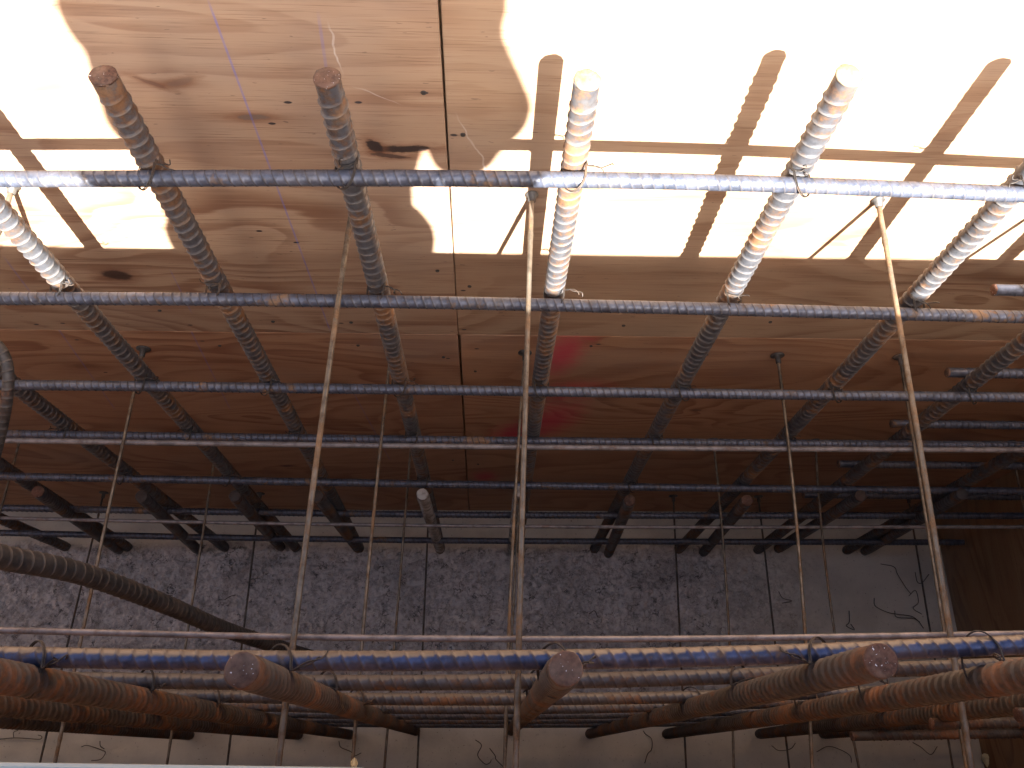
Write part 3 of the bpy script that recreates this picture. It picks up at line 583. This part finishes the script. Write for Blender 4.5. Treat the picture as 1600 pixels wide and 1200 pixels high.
w = NT('earth')
e1 = w.noise(w.co, .8, 6, .65); e2 = w.noise(w.co, 30, 4, .65)
c = w.mix(w.step(e1, .35, .65), (.30,.22,.15), (.20,.15,.10)); c = w.mix(w.math('MULTIPLY', w.step(e2, .5, .7), .5), c, (.14,.10,.07)); w.bump(e2, .6, .02)
EARTH = w.done(c, .95)
GZ = 2.155
ox = [-600, -4.5, 1.95, 600]; oy = [-600, -.16, 1.02, 600]
V = [(x, y, GZ) for x in ox for y in oy]; q = []
for a_ in range(3):
    for b_ in range(3):
        if not (a_ == 1 and b_ == 1): q.append((a_*4+b_, a_*4+4+b_, a_*4+5+b_, a_*4+b_+1))
n0 = len(V); V += [(ox[1], oy[1], -.06), (ox[2], oy[1], -.06), (ox[2], oy[2], -.06), (ox[1], oy[2], -.06)]
tp = [1*4+1, 2*4+1, 2*4+2, 1*4+2]
for s_ in range(4): q.append((tp[s_], tp[(s_+1) % 4], n0+(s_+1) % 4, n0+s_))
q.append((n0, n0+1, n0+2, n0+3))
tag(link('ground', np_mesh('ground', V, q, None, False), EARTH), kind='structure', label='bare earth around the trench', cat='ground')

# ------------------------------------------------------------------ reinforcing bars
def cap_mesh(name, c, t, r, seed, loc):
    """sawn end: a slightly domed, uneven disc"""
    t = Vector(t).normalized(); u = t.orthogonal().normalized(); v = t.cross(u)
    rg = random.Random(seed); bm = bmesh.new(); rings = []; ta, tm = rg.uniform(0, 6.28), rg.uniform(.02, .10)
    jag = [rg.uniform(-.035, .035) for _ in range(20)]
    for fr, dz in ((1.03, -.0018), (1.035, .0004), (.95, .0014), (.6, .0019), (.25, .002)):
        ring = []
        for i in range(20):
            a = i/20*2*math.pi; rr = r*fr*(1+(jag[i] if fr > .9 else jag[i]*.4)+rg.uniform(-.012, .012))
            ring.append(bm.verts.new(Vector(c)-Vector(loc)+u*math.cos(a)*rr+v*math.sin(a)*rr+t*(dz+(rr*tm*math.cos(a-ta) if dz > 0 else 0)+rg.uniform(-.0005, .0005))))
        rings.append(ring)
    for a_, b_ in zip(rings, rings[1:]):
        for i in range(20): bm.faces.new((a_[i], a_[(i+1) % 20], b_[(i+1) % 20], b_[i]))
    bm.faces.new(rings[-1]); bm.faces.new(list(reversed(rings[0])))
    for f in bm.faces: f.smooth = True
    me = bpy.data.meshes.new(name); bm.to_mesh(me); bm.free()
    return me

def bar(P, dia, pitch, m, label, group, up=(0,1,0), tilt=0., cross=True, end=None, endm=None, seed=0, name='rebar', plain=.012, spp=12, seg=18, ribw=.085, ribh=.15):
    loc = tuple(P[0])
    o = link(name, rebar_mesh(name, P, dia, pitch, up, tilt, seg, spp, cross, plain, loc, seed, ribw, ribh), m, loc=loc)
    tag(o, label, 'rebar', group)
    if end is not None:
        c = P[end]; n = P[-2] if end == -1 else P[1]
        link('cut_end', cap_mesh('cut_end', c, np.array(c)-np.array(n), dia/2, seed, loc), endm or CUT, o)
    return o
GFV = 'upright bars of the far reinforcing mat'; GFH = 'level bars of the far reinforcing mat'
GNV = 'upright bars of the near reinforcing mat'; GNH = 'level bars of the near reinforcing mat'
lab = dict(
 Bm3='leftmost dark upright bar, only its foot showing at the left edge',
 Bm2='dark thick upright bar crossing the lower left of the plywood, second from the edge',
 Bm1='brown thick upright bar running down right from beside the hooked bar at the left edge',
 B0='thick upright bar at the left edge, sunlit above the second level bar',
 B1='thick rusty brown upright bar with its top in the left part of the photographer\'s shadow',
 B2='thick upright bar with a glinting speckled top, inside the shadow beside the plywood joint',
 B3='thick upright bar with a sunlit top, in front of the red paint',
 B4='sunlit upright bar with a lengthwise seam, its top the rightmost in view',
 B5='thick upright bar at the right whose sunlit upper end runs out of the picture',
 B6='thick shaded upright bar at the right edge, crossing the rusty-ended lap bars',
 B7='almost black thick upright bar in the darkest right corner beside the end panel')
for n_, (k, P) in enumerate(FAR_V):
    bar(P, .0315, .0195, STEEL_FAR_V, lab[k], GFV, endm=CUT_LIT if k in ('B3', 'B4') else CUT, up={'B2': (.8,-.6,0), 'B4': (.5,-.9,0)}.get(k, (1,.25,0)), tilt=.12, seed=n_+1, end=-1, plain=.022)
lab = dict(D2='short upright starter bar with a whitish cement-splashed top beside the plywood joint', D4='short upright starter bar with a brown top, right of the middle ties',
 Dm2='short upright starter bar with a rusty round top at the far left', D0='short dark starter bar with a square black top, second from the left', D1='short dark starter bar, third from the left, close to the floor',
 D1b='short dark starter bar left of the whitish-topped one', D5='short dark starter bar right of the middle with a faint reddish top', D3='short starter bar with a grey top half hidden behind the middle ties',
 D6='very dark starter bar in the shade at the right', D7='almost black starter bar beside the end panel')
for n_, (k, P) in enumerate(DOWELS):
    b_ = Vector(P[0]); t_ = Vector(P[1])
    bar([tuple(b_), tuple(b_.lerp(t_, .5)), tuple(t_)], .0315, .0195, CEMENT if k in ('D2', 'D3') else STEEL_FAR_V, lab[k], 'short starter bars rising from the floor', tilt=.12, seed=40+n_, end=-1, endm=CEMENT if k in ('D2', 'D3') else (CUT if k in ('Dm2', 'D4', 'D5') else CUTD), plain=.02)
ords = ['topmost', 'second', 'third', 'fourth', 'fifth', 'sixth', 'lowest']
ex = ['half in sun, half in the shadow', 'with a thin sunlit rim', 'starting beside the hooked bar', 'directly above the pale smooth rod', 'crossing the dark foot of the plywood', 'at the bottom edge of the plywood', 'lying almost on the floor']
for n_, (k, P) in enumerate(FAR_H):
    bar(P, .0202, .0145, STEEL_FAR_H, '%s level bar of the far mat, %s' % (ords[n_], ex[n_]), GFH, up=(0,.8,.6), tilt=.22, cross=False, seed=60+n_)
ex = ['wide and bluish, nearest to the viewer', 'bluish grey, just below the nearest blue one', 'grey with slanted ribs', 'grey with orange rust patches', 'thin-looking and rusty', 'dark, deep down', 'darkest, just above the floor']
for n_, (k, P) in enumerate(NEAR_H):
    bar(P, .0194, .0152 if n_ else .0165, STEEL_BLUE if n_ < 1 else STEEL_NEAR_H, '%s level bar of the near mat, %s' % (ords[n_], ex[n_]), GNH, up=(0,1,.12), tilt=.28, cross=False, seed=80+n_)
lab = dict(V0='rusty upright bar of the near mat with a white-speckled sawn top, left of centre', V1='rusty upright near bar with a sawn top, in the middle beside the tie', V2='rusty upright bar of the near mat with a brown sawn top, right of centre',
 Vm1='big orange-rusty upright bar entering at the lower left corner, the upper of two', Vm2='orange-rusty upright bar at the lower left corner, underneath a bigger one', V3='orange-rusty upright bar entering from the lower right edge, the upper of two', V4='dark rusty upright bar entering from the lower right edge, underneath another',
 Vm3='dark upright bar deep in the lower left corner, under two rusty ones', V5='dark upright bar of the near mat deep in the lower right corner')
for n_, (k, P) in enumerate(NEAR_V):
    a_, b_ = Vector(P[0]), Vector(P[1])
    bar([tuple(a_), tuple(a_.lerp(b_, .5)), tuple(b_)], .0300, .0190, STEEL_RUSTY, lab[k], GNV, up=(.2,1,0), tilt=.12, seed=100+n_, end=-1, plain=.022)
for n_, (k, P) in enumerate(FAR_LAP):
    bar([P[1], tuple((np.array(P[0])+np.array(P[1]))/2), P[0]], .0202, .0148, STEEL_FAR_H, ['sunlit rusty-ended lap bar poking in at the right edge under the sunlit plywood', 'lap bar with a rusty end behind the upright bars at right, second from the top', 'dark lap bar behind the upright bars at right, third from the top', 'dark lap bar behind the upright bars at right, fourth from the top', 'black lap bar lowest behind the upright bars at right'][n_],
        'lap bars along the far form at the right', up=(0,.8,.6), tilt=.22, cross=False, seed=120+n_, end=-1, plain=.03)
for n_, (k, P) in enumerate(NEAR_LAP):
    bar([P[1], tuple((np.array(P[0])+np.array(P[1]))/2), P[0]], .0200, .0148, STEEL_RUSTY, ['rusty bar end just showing at the lower right edge', 'rusty-ended lap bar at the lower right, upper of two long ones', 'long rusty lap bar at the lower right, closest above the pale floor'][n_],
        'lap bars along the near form at the right', up=(0,.8,.6), tilt=.22, cross=False, seed=130+n_, end=-1, plain=.03)
bar(HOOK, .0165, .0140, STEEL_RUSTY, 'hooked bar bending in at the left edge of the picture', None, up=(0,1,0), tilt=.1, seed=140, name='hooked_rebar')
bar(LEAN, .0318, .0205, LEANM, 'dusty dark bar leaning through the cage from the left edge down to the floor', None, up=(0,1,0), tilt=.04, cross=False, seed=141, ribw=.06, ribh=.085, name='leaning_rebar')

# ------------------------------------------------------------------ smooth rods, form ties
for n_, (k, r, P) in enumerate(RODS):
    o = link('smooth_rod', tube_mesh('smooth_rod', P, r, 12, .05, (0,1,0), loc=P[0]), RODM, loc=P[0])
    tag(o, ['pale smooth rod running level below the fourth far bar', 'thin smooth rod running level across the foot of the plywood', 'smooth rod running level just above the wide blue bar of the near mat'][n_], 'rod', 'smooth level rods hung under the ties')
row = {1: 'top row', 2: 'second row', 3: 'third row', 4: 'lowest row'}
cnt = {1: 0, 2: 0, 3: 0, 4: 0}
tl = {1: ['in the middle before the red paint', 'left of the middle, crossing the shadow', 'right of middle, from sunlit plywood to lower right', 'at upper left behind the sunlit bar', 'near the right edge, casting a slanting shadow'],
      2: ['at the left with its washer showing', 'right of the middle with its washer showing', 'behind the upright left of the joint', 'just left of the thickest middle tie', 'hidden behind the longest tie at right'],
      3: ['at the left beside a brown upright bar', 'left of the joint by the whitish starter bar', 'right of middle, left of a pair', 'right of middle, right of a pair', 'at the left edge', 'close behind the middle ties', 'beside the end panel at the far right'],
      4: ['at left with a tiny washer near the floor', 'left of the middle over rough concrete', 'in the middle beside the whitish starter bar', 'right of middle, left of a dark pair', 'right of middle, right of a dark pair', 'at the right over the tangle of wire']}
WZ = {1: 2.0563, 2: 1.432, 3: .835, 4: .225}
for n_, (r_, P) in enumerate(TIES):
    c = cnt[r_]; cnt[r_] += 1
    root = empty('form_tie', P[0]); tag(root, 'thin form tie of the %s, %s' % (row[r_], tl[r_][c]), 'form tie', 'form ties across the trench')
    rr = .0043 if r_ == 1 else (.0036 if r_ == 2 else .0034)
    m_ = TIEM if r_ < 4 else TIED
    link('rod', tube_mesh('rod', P, rr, 10, .012, (0,0,1), bumps=[(.085, .006, .5), (.80, .007, .6), (.845, .007, .5)], loc=P[0]), m_, root)
    # dished washer with a short collar against the plywood
    bm = bmesh.new()
    prof = [(.004, -.0225), (.0062, -.022), (.0062, -.006), (.0145, -.0045), (.0165, -.0030), (.0160, -.0004), (.004, -.0004)]
    if r_ == 1: prof = [(.004, -.016), (.0065, -.015), (.0075, -.005), (.0115, -.003), (.011, -.0004), (.004, -.0004)]
    prev = None
    for (pr, py) in prof:
        ring = [bm.verts.new((pr*math.cos(i/18*2*math.pi), py, pr*math.sin(i/18*2*math.pi))) for i in range(18)]
        if prev:
            for i in range(18): bm.faces.new((prev[i], prev[(i+1) % 18], ring[(i+1) % 18], ring[i]))
        prev = ring
    bmesh.ops.recalc_face_normals(bm, faces=bm.faces)
    for f in bm.faces: f.smooth = True
    me = bpy.data.meshes.new('washer'); bm.to_mesh(me); bm.free()
    link('washer', me, WASHER, root)

# ------------------------------------------------------------------ tie wires at the crossings
def wire_parts(paths, r=.0009, seg=6, step=.003):
    parts = []
    for P in paths:
        s, C = catmull(P, step); T, U, Vv = frames(C, (.3, .5, .8))
        n = len(s); a = np.arange(seg)/seg*2*np.pi
        X = (C[:,None,:] + r*(np.cos(a)[None,:,None]*U[:,None,:] + np.sin(a)[None,:,None]*Vv[:,None,:])).reshape(-1, 3)
        i = np.arange(n-1)[:,None]*seg; j = np.arange(seg)[None]; k = (j+1) % seg
        parts.append((X, np.stack([i+j, i+k, i+seg+k, i+seg+j], -1).reshape(-1, 4), None))
    return parts
def interp_at(P, ax, v):
    P = np.array(P); o_ = np.argsort(P[:,ax]); return np.array([np.interp(v, P[o_,ax], P[o_,k]) for k in range(3)])
def tie_wire(c, label, yoff, diag=1, tail=1, length=.045, up=.3, two=True, sgn=1):
    """c: crossing centre on the level bar; yoff: where the upright's axis lies relative to it"""
    rg = random.Random(hash((round(c[0], 3), round(c[2], 3))) & 0xffff)
    paths = []
    for strand in range(2 if two else 1):
        off = strand*.002
        d = np.array([diag*.75, 0, .66]); e = np.array([-diag*.66, 0, .75])
        pts = []
        a0 = math.pi*.5
        for i in range(13):
            a = a0 + i/12*2*math.pi
            yy = yoff/2 + sgn*(abs(yoff)/2+.0165)*math.cos(a) if False else yoff/2 + (abs(yoff)/2+.0162)*math.cos(a)
            ww = .0178*math.sin(a)*(1.15)
            pts.append(np.array(c) + d*ww + np.array([0, yy, 0]) + e*(off + .0015*math.sin(a*1.5)))
        # twisted tail leaving beside the upright
        p = pts[-1].copy(); dirv = np.array([tail*1.0, -.35*np.sign(yoff), up]); dirv /= np.linalg.norm(dirv)
        curl = rg.uniform(.5, 1.6)*rg.choice((-1, 1))
        for i in range(1, 9):
            t = i/8; ph = t*9+strand*math.pi
            ang = curl*t*t*1.6
            dd = dirv*math.cos(ang) + np.array([0, -.3*np.sign(yoff), -1])*math.sin(ang)*.6
            p = p + dd*length/8
            pts.append(p + .0013*np.array([math.sin(ph)*.4, math.cos(ph), math.sin(ph)]) * (1 if t < .8 else 2.0))
        paths.append([tuple(x) for x in pts])
    loc = tuple(c)
    parts = [(V-np.array(loc), q, t) for (V, q, t) in wire_parts(paths)]
    o = link('tie_wire', join_np('tie_wire', parts), WIREM, loc=loc)
    return tag(o, label, 'tie wire', 'tie wires at the bar crossings')
FH = dict(FAR_H and [(k, P) for k, P in FAR_H]); FV = dict(FAR_V); NH = dict(NEAR_H); NV = dict(NEAR_V)
vname = dict(Bm2='second upright from the left edge', Bm1='brown upright below the hook', B0='sunlit upright at left edge', B1='upright left in the shadow', B2='speckled-top upright', B3='upright by the red paint', B4='seamed sunlit upright', B5='upright leaving at the right', B6='shaded rightmost upright')
far_ties = [('H1','B1',1,1),('H1','B2',1,-1),('H1','B3',1,1),('H1','B4',-1,1),('H1','B5',-1,-1),('H2','B0',1,1),('H2','B1',1,-1),('H2','B2',1,1),('H2','B3',1,1),('H2','B4',-1,1),('H2','B5',-1,1),
  ('H3','B0',1,1),('H3','B1',1,1),('H3','B2',1,1),('H3','B3',-1,1),('H3','B4',-1,1),('H3','B5',-1,1),('H3','B6',-1,1),('H4','Bm1',1,-1),('H4','B0',1,-1),('H4','B1',1,-1),('H4','B2',1,-1),('H4','B4',-1,1),('H4','B5',-1,1),
  ('H5','Bm1',1,1),('H5','B0',1,1),('H5','B2',1,-1),('H5','B4',-1,1),('H6','Bm1',1,1),('H6','B0',1,1)]
for (h, v_, dg, tl_) in far_ties:
    z0 = interp_at(FH[h], 0, interp_at(FV[v_], 2, FH[h][7][2])[0])[2]
    x0 = interp_at(FV[v_], 2, z0)[0]
    tie_wire((x0, .697, z0), 'dark tie wire where the %s far level bar meets the %s' % (ords[int(h[1])-1], vname[v_]), .029, dg, tl_, random.uniform(.028, .05), random.uniform(-.1, .6))
nname = dict(V0='near speckled-top upright', V1='middle near upright', V2='near upright right of centre', Vm1='big rusty corner upright', Vm2='lower rusty corner upright', V3='rusty lower-right upright')
for (h, v_, dg, tl_) in [('N1','V0',1,1),('N1','V1',1,1),('N1','V2',-1,-1),('N1','Vm1',1,1),('N2','V0',1,-1),('N2','Vm1',1,1),('N2','V1',1,-1),('N2','V2',-1,1),('N2','V3',1,-1),('N3','V0',1,1),('N3','V1',1,1),('N3','V2',1,1),('N3','Vm1',1,1),('N4','V0',1,1),('N4','V2',1,-1),('N1','V3',1,-1),('N3','V3',1,1),('N4','Vm2',1,1)]:
    z0 = NH[h][7][2]; x0 = interp_at(NV[v_], 2, z0)[0]; y0 = interp_at(NH[h], 0, x0)[1]; yv = interp_at(NV[v_], 2, z0)[1]
    tie_wire((x0, y0, z0), 'dark tie wire where the %s near level bar meets the %s' % (ords[int(h[1])-1], nname[v_]), yv-y0, dg, tl_, random.uniform(.03, .055), random.uniform(.1, .7))

# ------------------------------------------------------------------ wire scraps on the floor
SCRAP_LABEL = [
    'hooked wire offcut curling down on the pale floor, lower left',
    'short wire stub above the hooked offcut, lower left',
    'long straight wire offcut with a kinked tip, lower left corner',
    'small coiled wire offcut at the foot of the lower left bars',
    'loose curved wire offcut on the pale floor left of centre',
    'S-bent wire offcut beside the middle ties, bottom edge',
    'forked short wire offcut nearest the middle ties, bottom edge',
    'long drooping wire offcut below the near bar right of centre',
    'long sweeping wire offcut of the tangle by the end panel',
    'jagged wire offcut at the top of the tangle by the end panel',
    'crooked wire offcut in the middle of the tangle by the end panel',
    'nearly straight wire offcut at the bottom of the tangle by the end panel',
    'looped wire offcut standing alone left of the tangle',
    'small hooked wire offcut at the top right of the tangle',
    'arched wire offcut on the pale floor, lower right',
    'zigzag wire offcut on the pale floor near the lower right corner',
    'short doubled-back wire offcut left of the smooth dark floor',
    'small bent wire offcut on rough concrete under the leaning bar',
    'short bent wire offcut on rough concrete right of the middle ties',
    'shallow curved wire offcut on the pale floor, left of the arched one',
    'short wire offcut close against the foot of the end panel']
for n_, S_ in enumerate(SCRAP):
    rg = random.Random(n_)
    pts = [(x+rg.uniform(-.006,.006), y+rg.uniform(-.006,.006), .012+rg.uniform(0, .008)) for (x, y) in S_]; pts[0] = (*S_[0], .012 + (.006 if .2 < S_[0][1] < .74 else 0))
    loc = pts[0]
    parts = [(V-np.array(loc), q, t) for (V, q, t) in wire_parts([pts], .0014, 6, .005)]
    o = link('wire_scrap', join_np('wire_scrap', parts), WIREM, loc=loc)
    side = 'smooth pale floor at the bottom edge' if S_[0][1] < .15 else ('dark floor by the end panel' if S_[0][0] > 1.15 else 'rough concrete')
    tag(o, SCRAP_LABEL[n_], 'wire scrap', 'bent wire offcuts on the %s' % side)

# ------------------------------------------------------------------ foam lumps
FOAM = NT('cream_foam'); fn = FOAM.noise(FOAM.co, 90, 3, .6); FOAM.bump(fn, .5, .002); FOAM = FOAM.done(FOAM.mix(fn, (.62,.50,.26), (.78,.70,.48)), .9)
for (c, r, lb) in ((LUMP[0], .022, 'cream lump of foam lying on the floor in the lower right corner'), (LUMP[1], .008, 'small whitish blob stuck to a form tie at the bottom edge')):
    bm = bmesh.new(); bmesh.ops.create_icosphere(bm, subdivisions=4, radius=1)
    for v in bm.verts:
        k_ = r*(1+.35*noise.noise(v.co*1.6+Vector(c)*9)+.14*noise.noise(v.co*5)); v.co = Vector((v.co.x*k_*.8, v.co.y*k_*1.15, v.co.z*k_))
    for f in bm.faces: f.smooth = True
    me = bpy.data.meshes.new('foam_lump'); bm.to_mesh(me); bm.free()
    tag(link('foam_lump', me, FOAM, loc=c), lb, 'foam')

# ------------------------------------------------------------------ photographer (out of frame, casts the shadow)
def Cc(x, y, z): return (x, y, z+CZ)
def capsule(p, q, rp, rq, n=20):
    """closed tapered limb with rounded ends; radii may be (across, deep)"""
    rp = np.array(rp if isinstance(rp, tuple) else (rp, rp)); rq = np.array(rq if isinstance(rq, tuple) else (rq, rq))
    p, q = np.array(p), np.array(q); t = (q-p)/np.linalg.norm(q-p)
    ref = np.array([1., 0, 0]) if abs(t[0]) < .8 else np.array([0, 0, 1.])
    u = ref-t*t.dot(ref); u /= np.linalg.norm(u); v = np.cross(t, u)
    P, R = [], []
    for a in np.linspace(-88, 0, 7): P.append(p+t*math.sin(math.radians(a))*rp.min()); R.append(rp*math.cos(math.radians(a)))
    for k in (.25, .5, .75): P.append(p+(q-p)*k); R.append(rp+(rq-rp)*k)
    for a in np.linspace(0, 88, 7): P.append(q+t*math.sin(math.radians(a))*rq.min()); R.append(rq*math.cos(math.radians(a)))
    P = np.array(P); R = np.array(R); a = np.arange(n)/n*2*np.pi
    RR = np.sqrt((R[:,:1]*np.cos(a))**2+(R[:,1:]*np.sin(a))**2); 
    X = P[:,None]+R[:,None,:1]*np.cos(a)[None,:,None]*u+R[:,None,1:]*np.sin(a)[None,:,None]*v
    m = len(P); X = np.concatenate([X.reshape(-1, 3), P[:1], P[-1:]])
    i = np.arange(m-1)[:,None]*n; j = np.arange(n)[None]; k = (j+1) % n
    qd = np.stack([i+j, i+k, i+n+k, i+n+j], -1).reshape(-1, 4); j = np.arange(n); k = (j+1) % n
    tr = np.concatenate([np.stack([np.full(n, m*n), k, j], 1), np.stack([np.full(n, m*n+1), (m-1)*n+j, (m-1)*n+k], 1)])
    return np_mesh('limb', X, qd, tr)
limbs = [((-.10,-.40,-.26),(-.085,-.40,-.08),(.22,.13),(.215,.115)), ((-.085,-.40,-.08),(-.06,-.40,.11),(.215,.115),(.235,.125)), ((-.055,-.40,.11),(-.04,-.40,.24),(.235,.125),(.215,.11)),
  ((-.08,-.40,.24),(-.08,-.375,.37),.085,.060), ((-.08,-.375,.37),(-.08,-.345,.46),.060,.060)]
for sx, sh, e0, e1, wr in ((1,(.188,-.39,.26),(.238,-.335,.02),(.190,-.275,-.112),(.085,-.09,-.012)), (-1,(-.215,-.39,.235),(-.268,-.335,-.01),(-.27,-.27,-.03),(-.085,-.09,-.006))):
    limbs += [((-.08+sx*.05,-.40,.275),sh,.08,.086), (sh,(sh[0]*.65+e0[0]*.35,-.372,.165),.078,.064), ((sh[0]*.65+e0[0]*.35,-.372,.165),e0,.064,.065), (e0,e1,.062,.054), (e1,wr,.056,.032)]
for sx in (-1, 1):
    hx = -.090+sx*.112
    limbs += [((hx,-.40,-.28),(hx+sx*.004,-.385,-.66),(.135,.125),(.088,.082)), ((hx+sx*.004,-.385,-.66),(hx+sx*.005,-.41,-1.02),.080,.054), ((hx+sx*.005,-.425,-1.075),(hx+sx*.02,-.25,-1.09),(.042,.042),(.044,.028))]
pieces = [capsule(Cc(*a_), Cc(*b_), r0, r1) for (a_, b_, r0, r1) in limbs]
def finger(pts, r): return [capsule(Cc(*pts[i]), Cc(*pts[i+1]), r*(1-.08*i), r*(.92-.08*i), 12) for i in range(len(pts)-1)]
for sx in (-1, 1):
    pieces += [capsule(Cc(sx*.085,-.092,-.005), Cc(sx*.080,-.062,.004), .028, .024), capsule(Cc(sx*.080,-.062,.022), Cc(sx*.075,-.040,.028), .015, .012), capsule(Cc(sx*.080,-.062,.004), Cc(sx*.075,-.040,.006), .018, .014), capsule(Cc(sx*.080,-.062,-.012), Cc(sx*.075,-.040,-.016), .015, .012)]
    for f_ in range(4):
        zz = .030-.017*f_; ln = (.9, 1.0, .93, .75)[f_]
        pieces += (finger([(sx*.074,-.038,zz), (sx*.070,-.038+.026*ln,zz+.003), (sx*.056,-.030+.028*ln,zz+.003), (sx*.042,-.034+.024*ln,zz+.001)], .0088))
    pieces += (finger([(sx*.070,-.070,.018), (sx*.056,-.076,.020), (sx*.036,-.074,.012), (sx*.024,-.070,.004)], .0102))
bm = bmesh.new()
for p in pieces: bm.from_mesh(p)
# head: skull, jaw, nose, brow, ears
hc = Vector(Cc(-.08, -.325, .525)); tilt_ = Matrix.Rotation(math.radians(-28), 4, 'X')
def blob(c, s):
    r = bmesh.ops.create_icosphere(bm, subdivisions=3, radius=1)
    for v in r['verts']: v.co = hc + (tilt_ @ Vector((c[0]+v.co.x*s[0], c[1]+v.co.y*s[1], c[2]+v.co.z*s[2])))
blob((0,-.012,.030), (.074,.095,.088)); blob((0,.020,-.040), (.055,.062,.066)); blob((0,.055,-.085), (.028,.024,.020))
blob((0,.092,-.018), (.013,.020,.020)); blob((0,.080,.004), (.009,.018,.028)); blob((0,.078,.026), (.048,.014,.010))
for sx in (-1, 1): blob((sx*.075,-.005,-.010), (.010,.020,.032)); blob((sx*.030,.074,.006), (.012,.010,.007))
blob((0,.076,-.056), (.024,.010,.006)); blob((0,.075,-.066), (.021,.010,.006)); blob((0,-.02,-.085), (.052,.055,.06))
me = bpy.data.meshes.new('body'); bm.to_mesh(me); bm.free()
tmp = bpy.data.objects.new('body', me); COL.objects.link(tmp)
rm = tmp.modifiers.new('r', 'REMESH'); rm.mode = 'VOXEL'; rm.voxel_size = .0065
sm = tmp.modifiers.new('s', 'SMOOTH'); sm.factor = .5; sm.iterations = 3
bpy.context.view_layer.update()
body = bpy.data.meshes.new_from_object(tmp.evaluated_get(bpy.context.evaluated_depsgraph_get()))
bpy.data.objects.remove(tmp); bpy.data.meshes.remove(me)
def flat(name, c, rough=.8, var=.15):
    w = NT(name); n_ = w.noise(w.co, 35, 4, .6)
    w.bump(n_, .2, .002)
    return w.done(w.mix(n_, tuple(k*(1-var) for k in c), tuple(min(1, k*(1+var)) for k in c)), rough)
SKIN = flat('skin', (.42,.24,.17), .55, .08); SHIRT = flat('blue_work_shirt', (.16,.22,.34)); JEAN = flat('dark_trousers', (.06,.07,.10)); BOOT = flat('brown_boots', (.10,.06,.035)); HAIR = flat('dark_hair', (.035,.025,.02), .6)
org = Vector(Cc(-.1, -.39, -1.12))
for v in body.vertices: v.co -= org
for p in body.polygons:
    c = p.center + org; z = c.z-CZ; p.use_smooth = True
    p.material_index = 0 if (c.y > -.15 or z > .37) else (1 if z > -.20 else (2 if z > -1.0 else 3))
person = link('person', body, [SKIN, SHIRT, JEAN, BOOT], loc=org)
tag(person, 'person holding a small camera out of frame, whose shadow falls on the plywood', 'person')
bm = bmesh.new(); r = bmesh.ops.create_icosphere(bm, subdivisions=4, radius=1)
for v in list(bm.verts):
    if v.co.z < -.1 and v.co.y > -.4 or v.co.y > .72: bm.verts.remove(v)
for v in bm.verts:
    k_ = 1+.03*noise.noise(v.co*6)
    v.co = hc + (tilt_ @ Vector((v.co.x*.081*k_, -.014+v.co.y*.101*k_, .032+v.co.z*.096*k_))) - org
bmesh.ops.solidify(bm, geom=bm.faces[:], thickness=.008)
me = bpy.data.meshes.new('hair'); bm.to_mesh(me); bm.free(); link('hair', me, HAIR, person)

# ------------------------------------------------------------------ camera, the hand-held compact it stands for, light
cam = bpy.data.cameras.new('view_camera'); cam.sensor_width = 36; cam.lens = 1352.6/1600*36; cam.clip_start = .02; cam.clip_end = 2000
co = bpy.data.objects.new('view_camera', cam); COL.objects.link(co)
R_ = [(0.9995491, -0.0024877, 0.0299240), (0.0095511, -0.9184627, -0.3953924), (0.0284677, 0.3954999, -0.9180247)]
mt = Matrix(((R_[0][0], -R_[1][0], -R_[2][0], 0), (R_[0][1], -R_[1][1], -R_[2][1], 0), (R_[0][2], -R_[1][2], -R_[2][2], CZ), (0,0,0,1)))
co.matrix_world = mt; SC.camera = co
silver = flat('silver_shell', (.55,.55,.56), .35, .05); dark_ = flat('black_glass', (.02,.02,.025), .2, .05)
root = empty('compact_camera', mt @ Vector((0, 0, .034))); root.rotation_euler = mt.to_euler()
tag(root, 'small silver compact camera in the photographer\'s hands, out of frame', 'camera')
link('shell', box_mesh('shell', -.045, .045, -.027, .027, -.011, .011, (0,0,0), .004), silver, root)
link('screen', box_mesh('screen', -.022, .022, -.017, .017, .0112, .0122, (0,0,0), 0), dark_, root)
bm = bmesh.new(); bmesh.ops.create_cone(bm, cap_ends=True, segments=24, radius1=.019, radius2=.021, depth=.012, matrix=Matrix.Translation((0, 0, -.0172)))
me = bpy.data.meshes.new('lens'); bm.to_mesh(me); bm.free(); link('lens', me, silver, root)

sd = Vector((-.2, 1, -.86)).normalized()
sun = bpy.data.lights.new('sun', 'SUN'); sun.energy = 5.0; sun.angle = math.radians(.5); sun.color = (1, .97, .92)
so = bpy.data.objects.new('sun', sun); COL.objects.link(so); so.rotation_euler = sd.to_track_quat('-Z', 'Y').to_euler(); so.location = (2, -10, 12)
wd = bpy.data.worlds.new('World'); SC.world = wd; wd.use_nodes = True
nt = wd.node_tree; bg = nt.nodes['Background']; sky = nt.nodes.new('ShaderNodeTexSky'); sky.sky_type = 'NISHITA'; sky.sun_disc = False
sky.sun_elevation = math.asin(-sd.z); sky.sun_rotation = math.atan2(-sd.x, -sd.y); sky.air_density = .8; sky.dust_density = 5.0; sky.ozone_density = .6
nt.links.new(sky.outputs[0], bg.inputs[0]); bg.inputs[1].default_value = .05
SC.view_settings.view_transform = 'Standard'; SC.view_settings.look = 'None'; SC.view_settings.gamma = 1
SC.view_settings.exposure = 3.15
SC.cycles.max_bounces = 6; SC.cycles.diffuse_bounces = 3; SC.cycles.glossy_bounces = 2
